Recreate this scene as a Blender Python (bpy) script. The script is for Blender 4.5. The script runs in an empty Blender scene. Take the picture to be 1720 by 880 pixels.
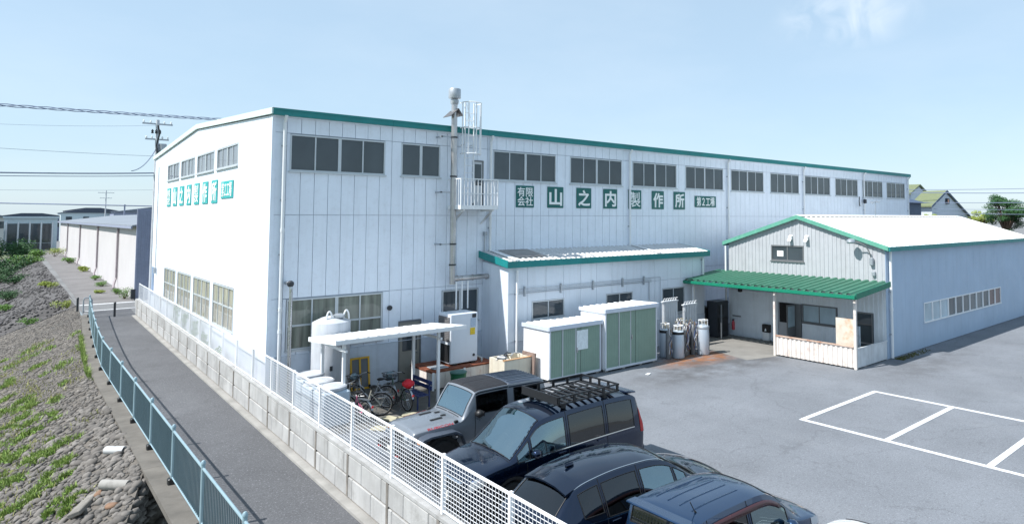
import bpy, math, random
import numpy as np
from mathutils import Vector, Matrix
random.seed(7); np.random.seed(7)
SC = bpy.context.scene
COL = SC.collection
PI = math.pi

# ------------------------------------------------------------------ camera
CAM = Vector((-6.322, -23.542, 6.0)); YAW = math.radians(42.88); PITCH = math.radians(3.14)
FPX, PPX, PPY = 1103.6, 1037.1, 306.0
cd = bpy.data.cameras.new('camera'); cam = bpy.data.objects.new('camera', cd); COL.objects.link(cam)
cam.location = CAM; cam.rotation_euler = (PI/2 + PITCH, 0, -YAW)
cd.sensor_width = 36; cd.lens = 36*FPX/1720; cd.shift_x = (860-PPX)/1720; cd.shift_y = (PPY-440)/1720
cd.clip_start = 0.1; cd.clip_end = 6000
SC.camera = cam
def project(p):
    f = Vector((math.sin(YAW)*math.cos(PITCH), math.cos(YAW)*math.cos(PITCH), math.sin(PITCH)))
    r = Vector((math.cos(YAW), -math.sin(YAW), 0)); u = r.cross(f); d = Vector(p)-CAM
    return PPX+FPX*d.dot(r)/d.dot(f), PPY-FPX*d.dot(u)/d.dot(f), d.dot(f)

# ------------------------------------------------------------------ world, sun, exposure
TOSUN = Vector((-0.80, 0.19, 1.0)).normalized()
W = bpy.data.worlds.new('World'); SC.world = W; W.use_nodes = True
nt = W.node_tree; nt.nodes.clear()
out = nt.nodes.new('ShaderNodeOutputWorld'); bg = nt.nodes.new('ShaderNodeBackground')
sky = nt.nodes.new('ShaderNodeTexSky'); sky.sky_type = 'NISHITA'; sky.sun_disc = False
sky.sun_elevation = math.asin(TOSUN.z); sky.sun_rotation = math.atan2(TOSUN.x, TOSUN.y)
sky.altitude = 50; sky.air_density = 1.0; sky.dust_density = 0.6; sky.ozone_density = 1.2
bg.inputs['Strength'].default_value = 0.13
# thin cirrus over the whole sky, one slightly thicker wisp
tc = nt.nodes.new('ShaderNodeTexCoord')
mp = nt.nodes.new('ShaderNodeMapping'); mp.inputs['Scale'].default_value = (2.0, 2.0, 6.0)
nz = nt.nodes.new('ShaderNodeTexNoise'); nz.inputs['Scale'].default_value = 1.6; nz.inputs['Detail'].default_value = 6; nz.inputs['Roughness'].default_value = 0.55
rp = nt.nodes.new('ShaderNodeValToRGB'); rp.color_ramp.elements[0].position = 0.42; rp.color_ramp.elements[1].position = 0.95
mx = nt.nodes.new('ShaderNodeMixRGB'); mx.inputs['Color2'].default_value = (4.6, 4.9, 5.2, 1)
vs = nt.nodes.new('ShaderNodeVectorMath'); vs.operation = 'DISTANCE'
def pixdir(x, y):
    f = Vector((math.sin(YAW)*math.cos(PITCH), math.cos(YAW)*math.cos(PITCH), math.sin(PITCH)))
    r = Vector((math.cos(YAW), -math.sin(YAW), 0)); u = r.cross(f)
    return (f+(x-PPX)/FPX*r-(y-PPY)/FPX*u).normalized()
vs.inputs[1].default_value = pixdir(1425, 28)
mr = nt.nodes.new('ShaderNodeMapRange'); mr.inputs['From Min'].default_value = 0.0; mr.inputs['From Max'].default_value = 0.12
mr.inputs['To Min'].default_value = 0.75; mr.inputs['To Max'].default_value = 0.0; mr.interpolation_type = 'SMOOTHSTEP'
nz2 = nt.nodes.new('ShaderNodeTexNoise'); nz2.inputs['Scale'].default_value = 16; nz2.inputs['Distortion'].default_value = 0.8; nz2.inputs['Detail'].default_value = 7
mm = nt.nodes.new('ShaderNodeMath'); mm.operation = 'MULTIPLY'; wr_ = nt.nodes.new('ShaderNodeMapRange'); wr_.inputs[1].default_value = .38; wr_.inputs[2].default_value = .72
m2 = nt.nodes.new('ShaderNodeMath'); m2.operation = 'MULTIPLY'; m2.inputs[1].default_value = 0.18
ma = nt.nodes.new('ShaderNodeMath'); ma.operation = 'MAXIMUM'; ma.use_clamp = True
L = nt.links.new
L(tc.outputs['Generated'], mp.inputs['Vector']); L(mp.outputs[0], nz.inputs['Vector']); L(nz.outputs[0], rp.inputs[0]); L(rp.outputs[0], m2.inputs[0])
sc3 = nt.nodes.new('ShaderNodeVectorMath'); sc3.operation = 'MULTIPLY'; sc3.inputs[1].default_value = (1, 1, 2.1); L(tc.outputs['Generated'], sc3.inputs[0]); L(sc3.outputs[0], vs.inputs[0]); vs.inputs[1].default_value[2] *= 2.1; L(vs.outputs['Value'], mr.inputs['Value']); L(tc.outputs['Generated'], nz2.inputs['Vector'])
L(mr.outputs[0], mm.inputs[0]); L(nz2.outputs[0], wr_.inputs[0]); L(wr_.outputs[0], mm.inputs[1]); L(m2.outputs[0], ma.inputs[0]); L(mm.outputs[0], ma.inputs[1])
hz = nt.nodes.new('ShaderNodeMixRGB'); hz.inputs['Fac'].default_value = 0.76; hz.inputs['Color2'].default_value = (2.20, 2.96, 3.62, 1)   # even pale blue summer haze over the whole sky
L(sky.outputs[0], hz.inputs['Color1']); L(hz.outputs[0], mx.inputs['Color1']); L(ma.outputs[0], mx.inputs['Fac']); L(mx.outputs[0], bg.inputs['Color']); L(bg.outputs[0], out.inputs[0])

sl = bpy.data.lights.new('sun', 'SUN'); sl.energy = 3.6; sl.angle = math.radians(0.53); sl.color = (1.0, 0.97, 0.93)
so = bpy.data.objects.new('sun', sl); COL.objects.link(so); so.location = (-30, 10, 40)
so.rotation_euler = (-TOSUN).to_track_quat('-Z', 'Y').to_euler()
SC.view_settings.view_transform = 'Standard'; SC.view_settings.look = 'None'
SC.view_settings.exposure = 0.90; SC.view_settings.gamma = 1.0; SC.view_settings.use_curve_mapping = False
SC.cycles.max_bounces = 8; SC.cycles.transparent_max_bounces = 12

# ------------------------------------------------------------------ materials
def lin(c):
    return tuple(((v/255)/12.92 if v/255 <= 0.04045 else ((v/255+0.055)/1.055)**2.4) for v in c)
MATS = {}
def mat(name, rgb, rough=0.6, metal=0.0, var=0.12, vs=2.5, bump=0.0, bs=40.0, streak=0.0, streakcol=(90, 80, 70), coat=0.0, spec=0.5, island=0.0,
        rust=0.0, rustcol=(150, 84, 40), rusts=3.0, ior=None, fine=0.0, fs=60.0, ridge=None):
    """procedural principled material; rgb is a REAL base colour in sRGB"""
    if name in MATS: return MATS[name]
    m = bpy.data.materials.new(name); m.use_nodes = True; t = m.node_tree; n = t.nodes; b = n['Principled BSDF']
    lk = t.links.new
    b.inputs['Roughness'].default_value = rough; b.inputs['Metallic'].default_value = metal
    b.inputs['Coat Weight'].default_value = coat; b.inputs['Coat Roughness'].default_value = 0.04
    b.inputs['Specular IOR Level'].default_value = spec
    if ior: b.inputs['IOR'].default_value = ior
    c = lin(rgb)
    geo = n.new('ShaderNodeNewGeometry'); pos = geo.outputs['Position']
    def noise(scale, detail=5, rgh=0.6, scl=None):
        nn = n.new('ShaderNodeTexNoise'); nn.inputs['Scale'].default_value = scale; nn.inputs['Detail'].default_value = detail; nn.inputs['Roughness'].default_value = rgh
        if scl:
            q = n.new('ShaderNodeMapping'); q.inputs['Scale'].default_value = scl; lk(pos, q.inputs['Vector']); lk(q.outputs[0], nn.inputs['Vector'])
        else: lk(pos, nn.inputs['Vector'])
        return nn.outputs['Fac']
    def mrange(v, a, bb, c0, c1):
        r = n.new('ShaderNodeMapRange'); r.inputs[1].default_value = a; r.inputs[2].default_value = bb; r.inputs[3].default_value = c0; r.inputs[4].default_value = c1
        lk(v, r.inputs[0]); return r.outputs[0]
    def mixc(fac, c1, c2, mode='MIX'):
        q = n.new('ShaderNodeMixRGB'); q.blend_type = mode
        for s, v in ((q.inputs[0], fac), (q.inputs[1], c1), (q.inputs[2], c2)):
            if isinstance(v, (int, float)): s.default_value = v
            elif isinstance(v, tuple): s.default_value = (*v, 1)
            else: lk(v, s)
        return q.outputs[0]
    col = (c[0], c[1], c[2])
    if var: 
        f = mrange(noise(vs), 0.3, 0.7, 1-var, 1+var)
        q = n.new('ShaderNodeVectorMath'); q.operation = 'SCALE'; q.inputs[0].default_value = c; lk(f, q.inputs['Scale']); col = q.outputs[0]
    if fine:
        f = mrange(noise(fs, 3, 0.7), 0.25, 0.75, 1-fine, 1+fine)
        q = n.new('ShaderNodeVectorMath'); q.operation = 'SCALE'
        if isinstance(col, tuple): q.inputs[0].default_value = col
        else: lk(col, q.inputs[0])
        lk(f, q.inputs['Scale']); col = q.outputs[0]
    if island:
        oi = n.new('ShaderNodeObjectInfo'); ad = n.new('ShaderNodeMath'); ad.operation = 'ADD'
        lk(geo.outputs['Random Per Island'], ad.inputs[0]); lk(oi.outputs['Random'], ad.inputs[1])
        fr = n.new('ShaderNodeMath'); fr.operation = 'FRACT'; lk(ad.outputs[0], fr.inputs[0])
        f = mrange(fr.outputs[0], 0, 1, 1-island, 1+island)
        q = n.new('ShaderNodeVectorMath'); q.operation = 'SCALE'
        if isinstance(col, tuple): q.inputs[0].default_value = col
        else: lk(col, q.inputs[0])
        lk(f, q.inputs['Scale']); col = q.outputs[0]
    if streak:
        s = mrange(noise(1.0, 6, 0.65, (5, 5, 0.35)), 0.5, 0.78, 0, streak); col = mixc(s, col, lin(streakcol))
    if rust:
        s = mrange(noise(rusts, 7, 0.7), 0.52, 0.66, 0, rust); col = mixc(s, col, lin(rustcol))
    if isinstance(col, tuple): b.inputs['Base Color'].default_value = (*col, 1)
    else: lk(col, b.inputs['Base Color'])
    if rough > 0.15 and var:
        lk(mrange(noise(vs*3), 0.3, 0.7, max(0.05, rough-0.1), min(1, rough+0.1)), b.inputs['Roughness'])
    if bump:
        bp = n.new('ShaderNodeBump'); bp.inputs['Strength'].default_value = bump; bp.inputs['Distance'].default_value = 0.02
        lk(noise(bs, 6, 0.65), bp.inputs['Height']); lk(bp.outputs[0], b.inputs['Normal'])
    MATS[name] = m
    return m
def glassmat(name, tint=(70, 90, 100), refl=0.5, body=None, bodyvar=0.3, vs=1.2, streaky=False, trans=0.0):
    """window glass: a coated dark (or curtained) pane, or see-through tinted glass when trans > 0"""
    if name in MATS: return MATS[name]
    m = bpy.data.materials.new(name); m.use_nodes = True; t = m.node_tree; n = t.nodes; lk = t.links.new
    o = n['Material Output']; n.remove(n['Principled BSDF'])
    gl = n.new('ShaderNodeBsdfGlossy'); gl.inputs['Roughness'].default_value = 0.02; gl.inputs['Color'].default_value = (0.95, 0.97, 1, 1)
    fr = n.new('ShaderNodeFresnel'); fr.inputs['IOR'].default_value = 1.0+refl*1.6
    mixs = n.new('ShaderNodeMixShader')
    geo = n.new('ShaderNodeNewGeometry')
    bp = n.new('ShaderNodeBump'); bp.inputs['Strength'].default_value = 0.03; bp.inputs['Distance'].default_value = 0.05
    nn = n.new('ShaderNodeTexNoise'); nn.inputs['Scale'].default_value = 1.5; lk(geo.outputs['Position'], nn.inputs['Vector'])
    lk(nn.outputs['Fac'], bp.inputs['Height']); lk(bp.outputs[0], gl.inputs['Normal'])
    if trans:
        tr = n.new('ShaderNodeBsdfTransparent'); tr.inputs['Color'].default_value = (*[v*trans for v in (0.85, 0.95, 1.0)], 1); base = tr.outputs[0]
    else:
        df = n.new('ShaderNodeBsdfDiffuse'); c = lin(body or tint)
        no = n.new('ShaderNodeTexNoise'); no.inputs['Scale'].default_value = vs; no.inputs['Detail'].default_value = 4
        mpn = n.new('ShaderNodeMapping'); mpn.inputs['Scale'].default_value = (6, 6, 0.5) if streaky else (1, 1, 0.6); lk(geo.outputs['Position'], mpn.inputs['Vector']); lk(mpn.outputs[0], no.inputs['Vector'])
        r = n.new('ShaderNodeMapRange'); r.inputs[1].default_value = 0.3; r.inputs[2].default_value = 0.7; r.inputs[3].default_value = 1-bodyvar; r.inputs[4].default_value = 1+bodyvar; lk(no.outputs['Fac'], r.inputs[0])
        oi = n.new('ShaderNodeObjectInfo'); r2 = n.new('ShaderNodeMapRange'); r2.inputs[3].default_value = 0.92; r2.inputs[4].default_value = 1.08; lk(oi.outputs['Random'], r2.inputs[0])
        mu = n.new('ShaderNodeMath'); mu.operation = 'MULTIPLY'; lk(r.outputs[0], mu.inputs[0]); lk(r2.outputs[0], mu.inputs[1])
        q = n.new('ShaderNodeVectorMath'); q.operation = 'SCALE'; q.inputs[0].default_value = c; lk(mu.outputs[0], q.inputs['Scale']); lk(q.outputs[0], df.inputs['Color']); base = df.outputs[0]
    lk(fr.outputs[0], mixs.inputs[0]); lk(base, mixs.inputs[1]); lk(gl.outputs[0], mixs.inputs[2]); lk(mixs.outputs[0], o.inputs['Surface'])
    MATS[name] = m
    return m

M_wall = mat('wall_white', (226, 233, 243), 0.5, var=0.05, vs=0.8, streak=0.15, streakcol=(150, 150, 150), rust=.08, rustcol=(120, 110, 100), rusts=5)
M_wallback = mat('wall_joint', (176, 184, 196), 0.8)
M_base = mat('base_render', (198, 208, 220), 0.75, var=0.08, streak=0.25, streakcol=(120, 125, 125))
M_frame = mat('aluminium_frame', (190, 196, 200), 0.4, metal=0.25, var=0.05)
M_fdark = mat('bronze_frame', (120, 122, 124), 0.45, metal=0.3, var=0.05)
M_white = mat('white_paint', (226, 228, 230), 0.45, var=0.04, streak=0.12, streakcol=(150, 145, 135))
M_whiter = mat('white_rusty', (218, 212, 206), 0.5, var=0.05, rust=0.32, rusts=2.6, streak=0.3, streakcol=(150, 100, 70))
M_teal = mat('teal_fascia', (16, 122, 122), 0.45, var=0.12, vs=1.5, streak=0.2, streakcol=(70, 120, 115))
M_sign = mat('sign_green', (8, 96, 92), 0.4, var=0.06)
M_letter = mat('sign_white', (235, 238, 238), 0.5, var=0.02)
M_gsign = mat('sign_teal_pale', (40, 165, 165), 0.5, var=0.1)  # lighter teal than the plates on the long wall
M_glass = glassmat('window_dark', body=(68, 76, 81), refl=0.34, bodyvar=.15)
M_glassc = glassmat('window_curtain', body=(120, 124, 114), refl=0.30, bodyvar=0.35, streaky=True)
M_glassg = glassmat('window_curtain_light', body=(158, 154, 142), refl=0.28, bodyvar=0.35, streaky=True)
M_glassm = glassmat('window_screen', body=(120, 124, 130), refl=0.25, bodyvar=0.25, streaky=True)
M_steel = mat('stainless', (190, 192, 196), 0.28, metal=0.9, var=0.08, streak=0.3, streakcol=(110, 95, 80))
M_galv = mat('galvanised', (168, 174, 180), 0.45, metal=0.5, var=0.12, vs=6)
M_black = mat('black_plastic', (28, 29, 31), 0.5, var=0.1)
M_dark = mat('dark_metal', (46, 50, 56), 0.5, var=0.1)
M_rubber = mat('rubber', (30, 30, 31), 0.8, var=0.1)
M_asph = None
# ------------------------------------------------------------------ mesh helpers
OFF = {}
def link(o, parent=None):
    COL.objects.link(o)
    if parent is not None: o.parent = parent
    return o
def tagp(o, label=None, cat=None, group=None, kind=None):
    if label: o['label'] = label
    if cat: o['category'] = cat
    if group: o['group'] = group
    if kind: o['kind'] = kind
    return o
def thing(name, label, cat, loc=(0, 0, 0), rz=0.0, group=None, world=True):
    o = bpy.data.objects.new(name, None); o.empty_display_size = 0.3; o.location = loc; o.rotation_euler = (0, 0, rz); COL.objects.link(o)
    tagp(o, label, cat, group); OFF[o.name] = Vector(loc) if world else Vector((0, 0, 0))
    return o
class MB:
    def __init__(s): s.v = []; s.f = []
    def add(s, vs, fs):
        k = len(s.v); s.v.extend([tuple(p) for p in vs]); s.f.extend([tuple(i+k for i in f) for f in fs]); return s
    def quad(s, a, b, c, d): return s.add([a, b, c, d], [(0, 1, 2, 3)])
    def poly(s, pts): return s.add(pts, [tuple(range(len(pts)))])
    def box(s, x0, x1, y0, y1, z0, z1, R=None, piv=None):
        vs = [Vector((x, y, z)) for z in (z0, z1) for y in (y0, y1) for x in (x0, x1)]
        if R is not None:
            piv = Vector(piv) if piv is not None else Vector(((x0+x1)/2, (y0+y1)/2, (z0+z1)/2)); vs = [piv+R @ (p-piv) for p in vs]
        return s.add(vs, [(0, 2, 3, 1), (4, 5, 7, 6), (0, 1, 5, 4), (2, 6, 7, 3), (0, 4, 6, 2), (1, 3, 7, 5)])
    def cbox(s, x0, x1, y0, y1, z0, z1, c=0.02, R=None, piv=None):
        """box with chamfered edges"""
        c = min(c, (x1-x0)*.45, (y1-y0)*.45, (z1-z0)*.45)
        rings = [(c, z0), (0, z0+c), (0, z1-c), (c, z1)]; vs = []
        for ins, z in rings:
            a, b, e, d = x0+ins, x1-ins, y0+ins, y1-ins; k = c if ins == 0 else c*.6
            vs += [(a+k, e, z), (b-k, e, z), (b, e+k, z), (b, d-k, z), (b-k, d, z), (a+k, d, z), (a, d-k, z), (a, e+k, z)]
        vs = [Vector(p) for p in vs]
        if R is not None:
            piv = Vector(piv) if piv is not None else Vector(((x0+x1)/2, (y0+y1)/2, (z0+z1)/2)); vs = [piv+R @ (p-piv) for p in vs]
        fs = [tuple(range(7, -1, -1)), tuple(range(24, 32))]
        for r in range(3):
            for i in range(8): j = (i+1) % 8; fs.append((r*8+i, r*8+j, r*8+8+j, r*8+8+i))
        return s.add(vs, fs)
    def cyl(s, p0, p1, r0, r1=None, n=12, caps=True):
        r1 = r0 if r1 is None else r1; p0 = Vector(p0); p1 = Vector(p1); d = (p1-p0).normalized()
        a = d.orthogonal().normalized(); b = d.cross(a); vs = []
        for p, r in ((p0, r0), (p1, r1)):
            for i in range(n): t = 2*PI*i/n; vs.append(p+(a*math.cos(t)+b*math.sin(t))*r)
        fs = [(i, (i+1) % n, n+(i+1) % n, n+i) for i in range(n)]
        if caps: fs += [tuple(range(n-1, -1, -1)), tuple(range(n, 2*n))]
        return s.add(vs, fs)
    def tube(s, pts, r, n=8, closed=False):
        pts = [Vector(p) for p in pts]; m = len(pts); vs = []; up = None; rs = r if isinstance(r, (list, tuple)) else [r]*m
        for i, p in enumerate(pts):
            if closed: d = (pts[(i+1) % m]-pts[i-1]).normalized()
            else: d = (pts[min(i+1, m-1)]-pts[max(i-1, 0)]).normalized()
            a = d.orthogonal().normalized() if up is None else (up-d*up.dot(d)).normalized()
            up = a; b = d.cross(a)
            for k in range(n): t = 2*PI*k/n; vs.append(p+(a*math.cos(t)+b*math.sin(t))*rs[i])
        fs = []
        for i in range(m if closed else m-1):
            j = (i+1) % m
            for k in range(n): l = (k+1) % n; fs.append((i*n+k, i*n+l, j*n+l, j*n+k))
        if not closed: fs += [tuple(range(n-1, -1, -1)), tuple(range((m-1)*n, m*n))]
        return s.add(vs, fs)
    def lathe(s, prof, c=(0, 0, 0), n=24, axis='z'):
        """prof: list of (r, h) from bottom to top"""
        c = Vector(c); vs = []; fs = []
        for r, h in prof:
            for i in range(n):
                t = 2*PI*i/n; x, y = r*math.cos(t), r*math.sin(t)
                vs.append(c+(Vector((x, y, h)) if axis == 'z' else Vector((x, h, y)) if axis == 'y' else Vector((h, x, y))))
        m = len(prof)
        for j in range(m-1):
            for i in range(n): k = (i+1) % n; fs.append((j*n+i, j*n+k, j*n+n+k, j*n+n+i) if axis != 'y' else (j*n+i, j*n+n+i, j*n+n+k, j*n+k))
        fs.append(tuple(range(n-1, -1, -1))); fs.append(tuple(range((m-1)*n, m*n)))
        return s.add(vs, fs)
    def prism(s, poly, d):
        """extrude polygon (list of 3d points) by vector d"""
        poly = [Vector(p) for p in poly]; n = len(poly); d = Vector(d)
        fs = [tuple(range(n)), tuple(range(2*n-1, n-1, -1))]+[(i, n+i, n+(i+1) % n, (i+1) % n) for i in range(n)]
        return s.add(poly+[p+d for p in poly], fs)
    def sheet(s, pts0, pts1, d):
        """thick sheet lofted between two polylines, thickness vector d"""
        n = len(pts0); P = [Vector(p) for p in pts0]+[Vector(p) for p in pts1]; d = Vector(d)
        vs = P+[p+d for p in P]; fs = []; N = 2*n
        for i in range(n-1):
            fs += [(i, i+1, n+i+1, n+i), (N+i+1, N+i, N+n+i, N+n+i+1), (i+1, i, N+i, N+i+1), (n+i, n+i+1, N+n+i+1, N+n+i)]
        fs += [(0, n, N+n, N), (2*n-1, n-1, N+n-1, N+2*n-1)]
        return s.add(vs, fs)
    def mesh(s, name, m, off=Vector((0, 0, 0)), smooth=None):
        me = bpy.data.meshes.new(name); vs = s.v if off.length == 0 else [(p[0]-off.x, p[1]-off.y, p[2]-off.z) for p in s.v]
        me.from_pydata(vs, [], s.f); me.update()
        if smooth is not None:
            me.polygons.foreach_set('use_smooth', [True]*len(me.polygons))
            if smooth > 0: me.set_sharp_from_angle(angle=math.radians(smooth))
        if m is not None: me.materials.append(m)
        return me
    def build(s, name, m, parent=None, smooth=None, label=None, cat=None, group=None, kind=None):
        off = OFF.get(parent.name, Vector((0, 0, 0))) if parent is not None else Vector((0, 0, 0))
        o = bpy.data.objects.new(name, s.mesh(name, m, off, smooth)); link(o, parent); OFF[o.name] = off
        return tagp(o, label, cat, group, kind)
def fixn(o):
    import bmesh
    bm = bmesh.new(); bm.from_mesh(o.data); bmesh.ops.recalc_face_normals(bm, faces=bm.faces); bm.to_mesh(o.data); bm.free()
    return o
def copy_tree(o, parent=None, loc=None, rz=None):
    c = o.copy(); COL.objects.link(c); c.parent = parent
    if loc is not None: c.location = loc
    if rz is not None: c.rotation_euler = (0, 0, rz)
    for ch in list(o.children): copy_tree(ch, c)
    return c
def shared(name, me, parent, loc, label=None):
    """piece with shared mesh data; loc in world coordinates"""
    o = bpy.data.objects.new(name, me); link(o, parent); o.location = Vector(loc)-(OFF.get(parent.name, Vector((0, 0, 0))) if parent is not None else Vector((0, 0, 0)))
    return o
PANELS = {}
def boxmesh(dx, dy, dz, m, name='panel', c=0.0):
    k = (round(dx, 3), round(dy, 3), round(dz, 3), m.name, name)
    if k not in PANELS:
        b = MB()
        b.cbox(0, dx, 0, dy, 0, dz, c) if c else b.box(0, dx, 0, dy, 0, dz)
        PANELS[k] = b.mesh(name, m)
    return PANELS[k]
def rotz(a): return Matrix.Rotation(a, 3, 'Z')
def rotx(a): return Matrix.Rotation(a, 3, 'X')
def roty(a): return Matrix.Rotation(a, 3, 'Y')
def textmesh(txt, size, m, depth=0.012, bold=0.0, space=1.0):
    """text as a mesh in the XZ plane, centred on its own box, scaled to (w, h) = size"""
    cu = bpy.data.curves.new('lettering', 'FONT'); cu.body = txt; cu.size = 1.0; cu.extrude = depth/2; cu.offset = bold; cu.align_x = 'CENTER'; cu.space_line = 0.95; cu.resolution_u = 4; cu.space_character = space
    o = bpy.data.objects.new('lettering', cu); COL.objects.link(o)
    dg = bpy.context.evaluated_depsgraph_get(); dg.update()
    me = bpy.data.meshes.new_from_object(o.evaluated_get(dg)); bpy.data.objects.remove(o)
    n = len(me.vertices); co = np.zeros(n*3); me.vertices.foreach_get('co', co); co = co.reshape(-1, 3)
    lo = co.min(0); hi = co.max(0); c = (lo+hi)/2; sc = [size[0]/(hi[0]-lo[0]), size[1]/(hi[1]-lo[1])]
    new = np.stack([(co[:, 0]-c[0])*sc[0], -(co[:, 2]-c[2]), (co[:, 1]-c[1])*sc[1]], 1)
    me.vertices.foreach_set('co', new.ravel()); me.materials.clear(); me.materials.append(m); me.update()
    return me
# ------------------------------------------------------------------ ground, lot, path, bank
def asphalt(name, rgb, patch=0.12, stains=True, dark=(70, 72, 76)):
    m = mat(name, rgb, 0.9, var=patch, vs=0.35, bump=0.35, bs=90, fine=0.30, fs=38, spec=0.25)
    t = m.node_tree; n = t.nodes; lk = t.links.new; b = n['Principled BSDF']
    src = b.inputs['Base Color'].links[0].from_socket
    geo = n.new('ShaderNodeNewGeometry')
    def layer(scale, detail, lo, hi, amt, colr, scl=None, extra=None):
        nonlocal src
        no = n.new('ShaderNodeTexNoise'); no.inputs['Scale'].default_value = scale; no.inputs['Detail'].default_value = detail; no.inputs['Roughness'].default_value = 0.6
        mpn = n.new('ShaderNodeMapping'); mpn.inputs['Scale'].default_value = scl or (1, 1, 1); lk(geo.outputs['Position'], mpn.inputs['Vector']); lk(mpn.outputs[0], no.inputs['Vector'])
        r = n.new('ShaderNodeMapRange'); r.inputs[1].default_value = lo; r.inputs[2].default_value = hi; r.inputs[3].default_value = 0; r.inputs[4].default_value = amt; lk(no.outputs['Fac'], r.inputs[0])
        fac = r.outputs[0]
        if extra:
            cx, cy, ra, rb = extra
            sb = n.new('ShaderNodeVectorMath'); sb.operation = 'SUBTRACT'; sb.inputs[1].default_value = (cx, cy, 0); lk(geo.outputs['Position'], sb.inputs[0])
            dv = n.new('ShaderNodeVectorMath'); dv.operation = 'DIVIDE'; dv.inputs[1].default_value = (ra, rb, 1e3); lk(sb.outputs[0], dv.inputs[0])
            le = n.new('ShaderNodeVectorMath'); le.operation = 'LENGTH'; lk(dv.outputs[0], le.inputs[0])
            q = n.new('ShaderNodeMapRange'); q.inputs[1].default_value = 0.45; q.inputs[2].default_value = 1.0; q.inputs[3].default_value = 1; q.inputs[4].default_value = 0; lk(le.outputs['Value'], q.inputs[0])
            mu = n.new('ShaderNodeMath'); mu.operation = 'MULTIPLY'; lk(fac, mu.inputs[0]); lk(q.outputs[0], mu.inputs[1]); fac = mu.outputs[0]
        x = n.new('ShaderNodeMixRGB'); lk(fac, x.inputs[0]); lk(src, x.inputs[1]); x.inputs[2].default_value = (*lin(colr), 1); src = x.outputs[0]
    layer(0.9, 7, 0.55, 0.75, 0.22, dark)
    layer(7, 4, 0.55, 0.7, 0.22, dark)
    layer(17, 2, 0.56, 0.72, 0.38, dark)
    layer(21, 2, 0.58, 0.74, 0.38, (176, 178, 182))
    layer(14, 3, 0.62, 0.75, 0.18, (170, 172, 174))
    layer(0.5, 4, 0.55, 0.75, 0.12, (150, 152, 154), scl=(1, .35, 1))
    if stains:
        layer(2.2, 6, 0.30, 0.55, 0.85, (150, 98, 58), extra=(15.9, -5.0, 3.2, 1.3))
        layer(1.2, 5, 0.35, 0.6, 0.6, (74, 72, 72), extra=(15.5, -6.3, 6.5, 2.0))
        layer(1.0, 5, 0.35, 0.6, 0.45, (84, 84, 86), extra=(21.5, -12.0, 5.0, 1.6))
        layer(0.8, 5, 0.40, 0.6, 0.5, (110, 104, 96), extra=(3.0, -3.0, 3.5, 3.0))
    # hairline cracks
    vo = n.new('ShaderNodeTexVoronoi'); vo.feature = 'DISTANCE_TO_EDGE'; vo.inputs['Scale'].default_value = .22
    dn = n.new('ShaderNodeTexNoise'); dn.inputs['Scale'].default_value = 1.3; dn.inputs['Detail'].default_value = 6; lk(geo.outputs['Position'], dn.inputs['Vector'])
    dm = n.new('ShaderNodeVectorMath'); dm.operation = 'MULTIPLY_ADD'; dm.inputs[1].default_value = (1.6, 1.6, 0); lk(dn.outputs['Color'], dm.inputs[0]); lk(geo.outputs['Position'], dm.inputs[2]); lk(dm.outputs[0], vo.inputs['Vector'])
    cr = n.new('ShaderNodeMapRange'); cr.inputs[1].default_value = .001; cr.inputs[2].default_value = .007; cr.inputs[3].default_value = .2; cr.inputs[4].default_value = 0; lk(vo.outputs['Distance'], cr.inputs[0])
    cx = n.new('ShaderNodeMixRGB'); lk(cr.outputs[0], cx.inputs[0]); lk(src, cx.inputs[1]); cx.inputs[2].default_value = (*lin((60, 60, 62)), 1); src = cx.outputs[0]
    lk(src, b.inputs['Base Color'])
    return m
M_lot = asphalt('asphalt_lot', (119, 123, 129))
M_path = asphalt('asphalt_path', (93, 94, 97), stains=False, dark=(64, 64, 66))
M_road = asphalt('asphalt_road', (120, 121, 122), stains=False)
M_ground = mat('ground_gravel', (118, 119, 120), 0.95, var=0.2, vs=0.3, bump=0.4, bs=30, fine=0.25)
M_line = mat('line_paint', (216, 217, 218), 0.8, var=0.08, vs=4, fine=.1, fs=20, rust=0.6, rustcol=(140, 142, 146), rusts=6)
M_conc = mat('concrete', (158, 155, 150), 0.9, var=0.15, vs=1.2, bump=0.3, bs=40, streak=0.5, streakcol=(90, 88, 84))
M_kerbc = mat('kerb_concrete', (104, 100, 94), 0.95, var=0.25, vs=1.5, bump=0.4, bs=30)

def grid(name, X, Y, zf, m, kind='structure', parent=None, smooth=0):
    b = MB(); nx, ny = len(X), len(Y)
    b.v = [(x, y, zf(x, y)) for y in Y for x in X]
    b.f = [(j*nx+i, j*nx+i+1, (j+1)*nx+i+1, (j+1)*nx+i) for j in range(ny-1) for i in range(nx-1)]
    return b.build(name, m, parent, smooth=smooth, kind=kind)
b = MB(); b.poly([(-2.6, 34.0, -0.03), (-2.6, -60, -0.03), (3500, -3000, -0.03), (3500, 3500, -0.03), (-2.0, 3500, -0.03)]); b.build('ground', M_ground, kind='structure')
b = MB(); b.poly([(-3000, -300, -4.6), (-2.5, -300, -4.6), (-2.5, 3500, -4.6), (-3000, 3500, -4.6)]); b.build('lowland', mat('lowland_green', (96, 108, 78), 0.95, var=0.3, vs=0.05), kind='structure')
b = MB(); b.poly([(-0.55, -60, 0), (90, -60, 0), (90, -0.2, 0), (0.0, -0.2, 0), (-0.45, 20, 0)]); b.build('parking_lot', M_lot, kind='structure')
def fx(y): return -3.36+(0 if y < 9 else .95*(min(y-9, 19)/19)**1.25)     # line of the railing: it bends in at the far end
b = MB(); b.poly([(-3.25, -30, 0.004), (-0.9, -30, 0.004), (-0.2, 27, 0.004), (-0.05, 31, 0.004)]+[(fx(y)+.11, y, 0.004) for y in (31, 28, 25, 22, 19, 16, 13, 10)]); b.build('footpath', M_path, kind='structure')
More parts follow.
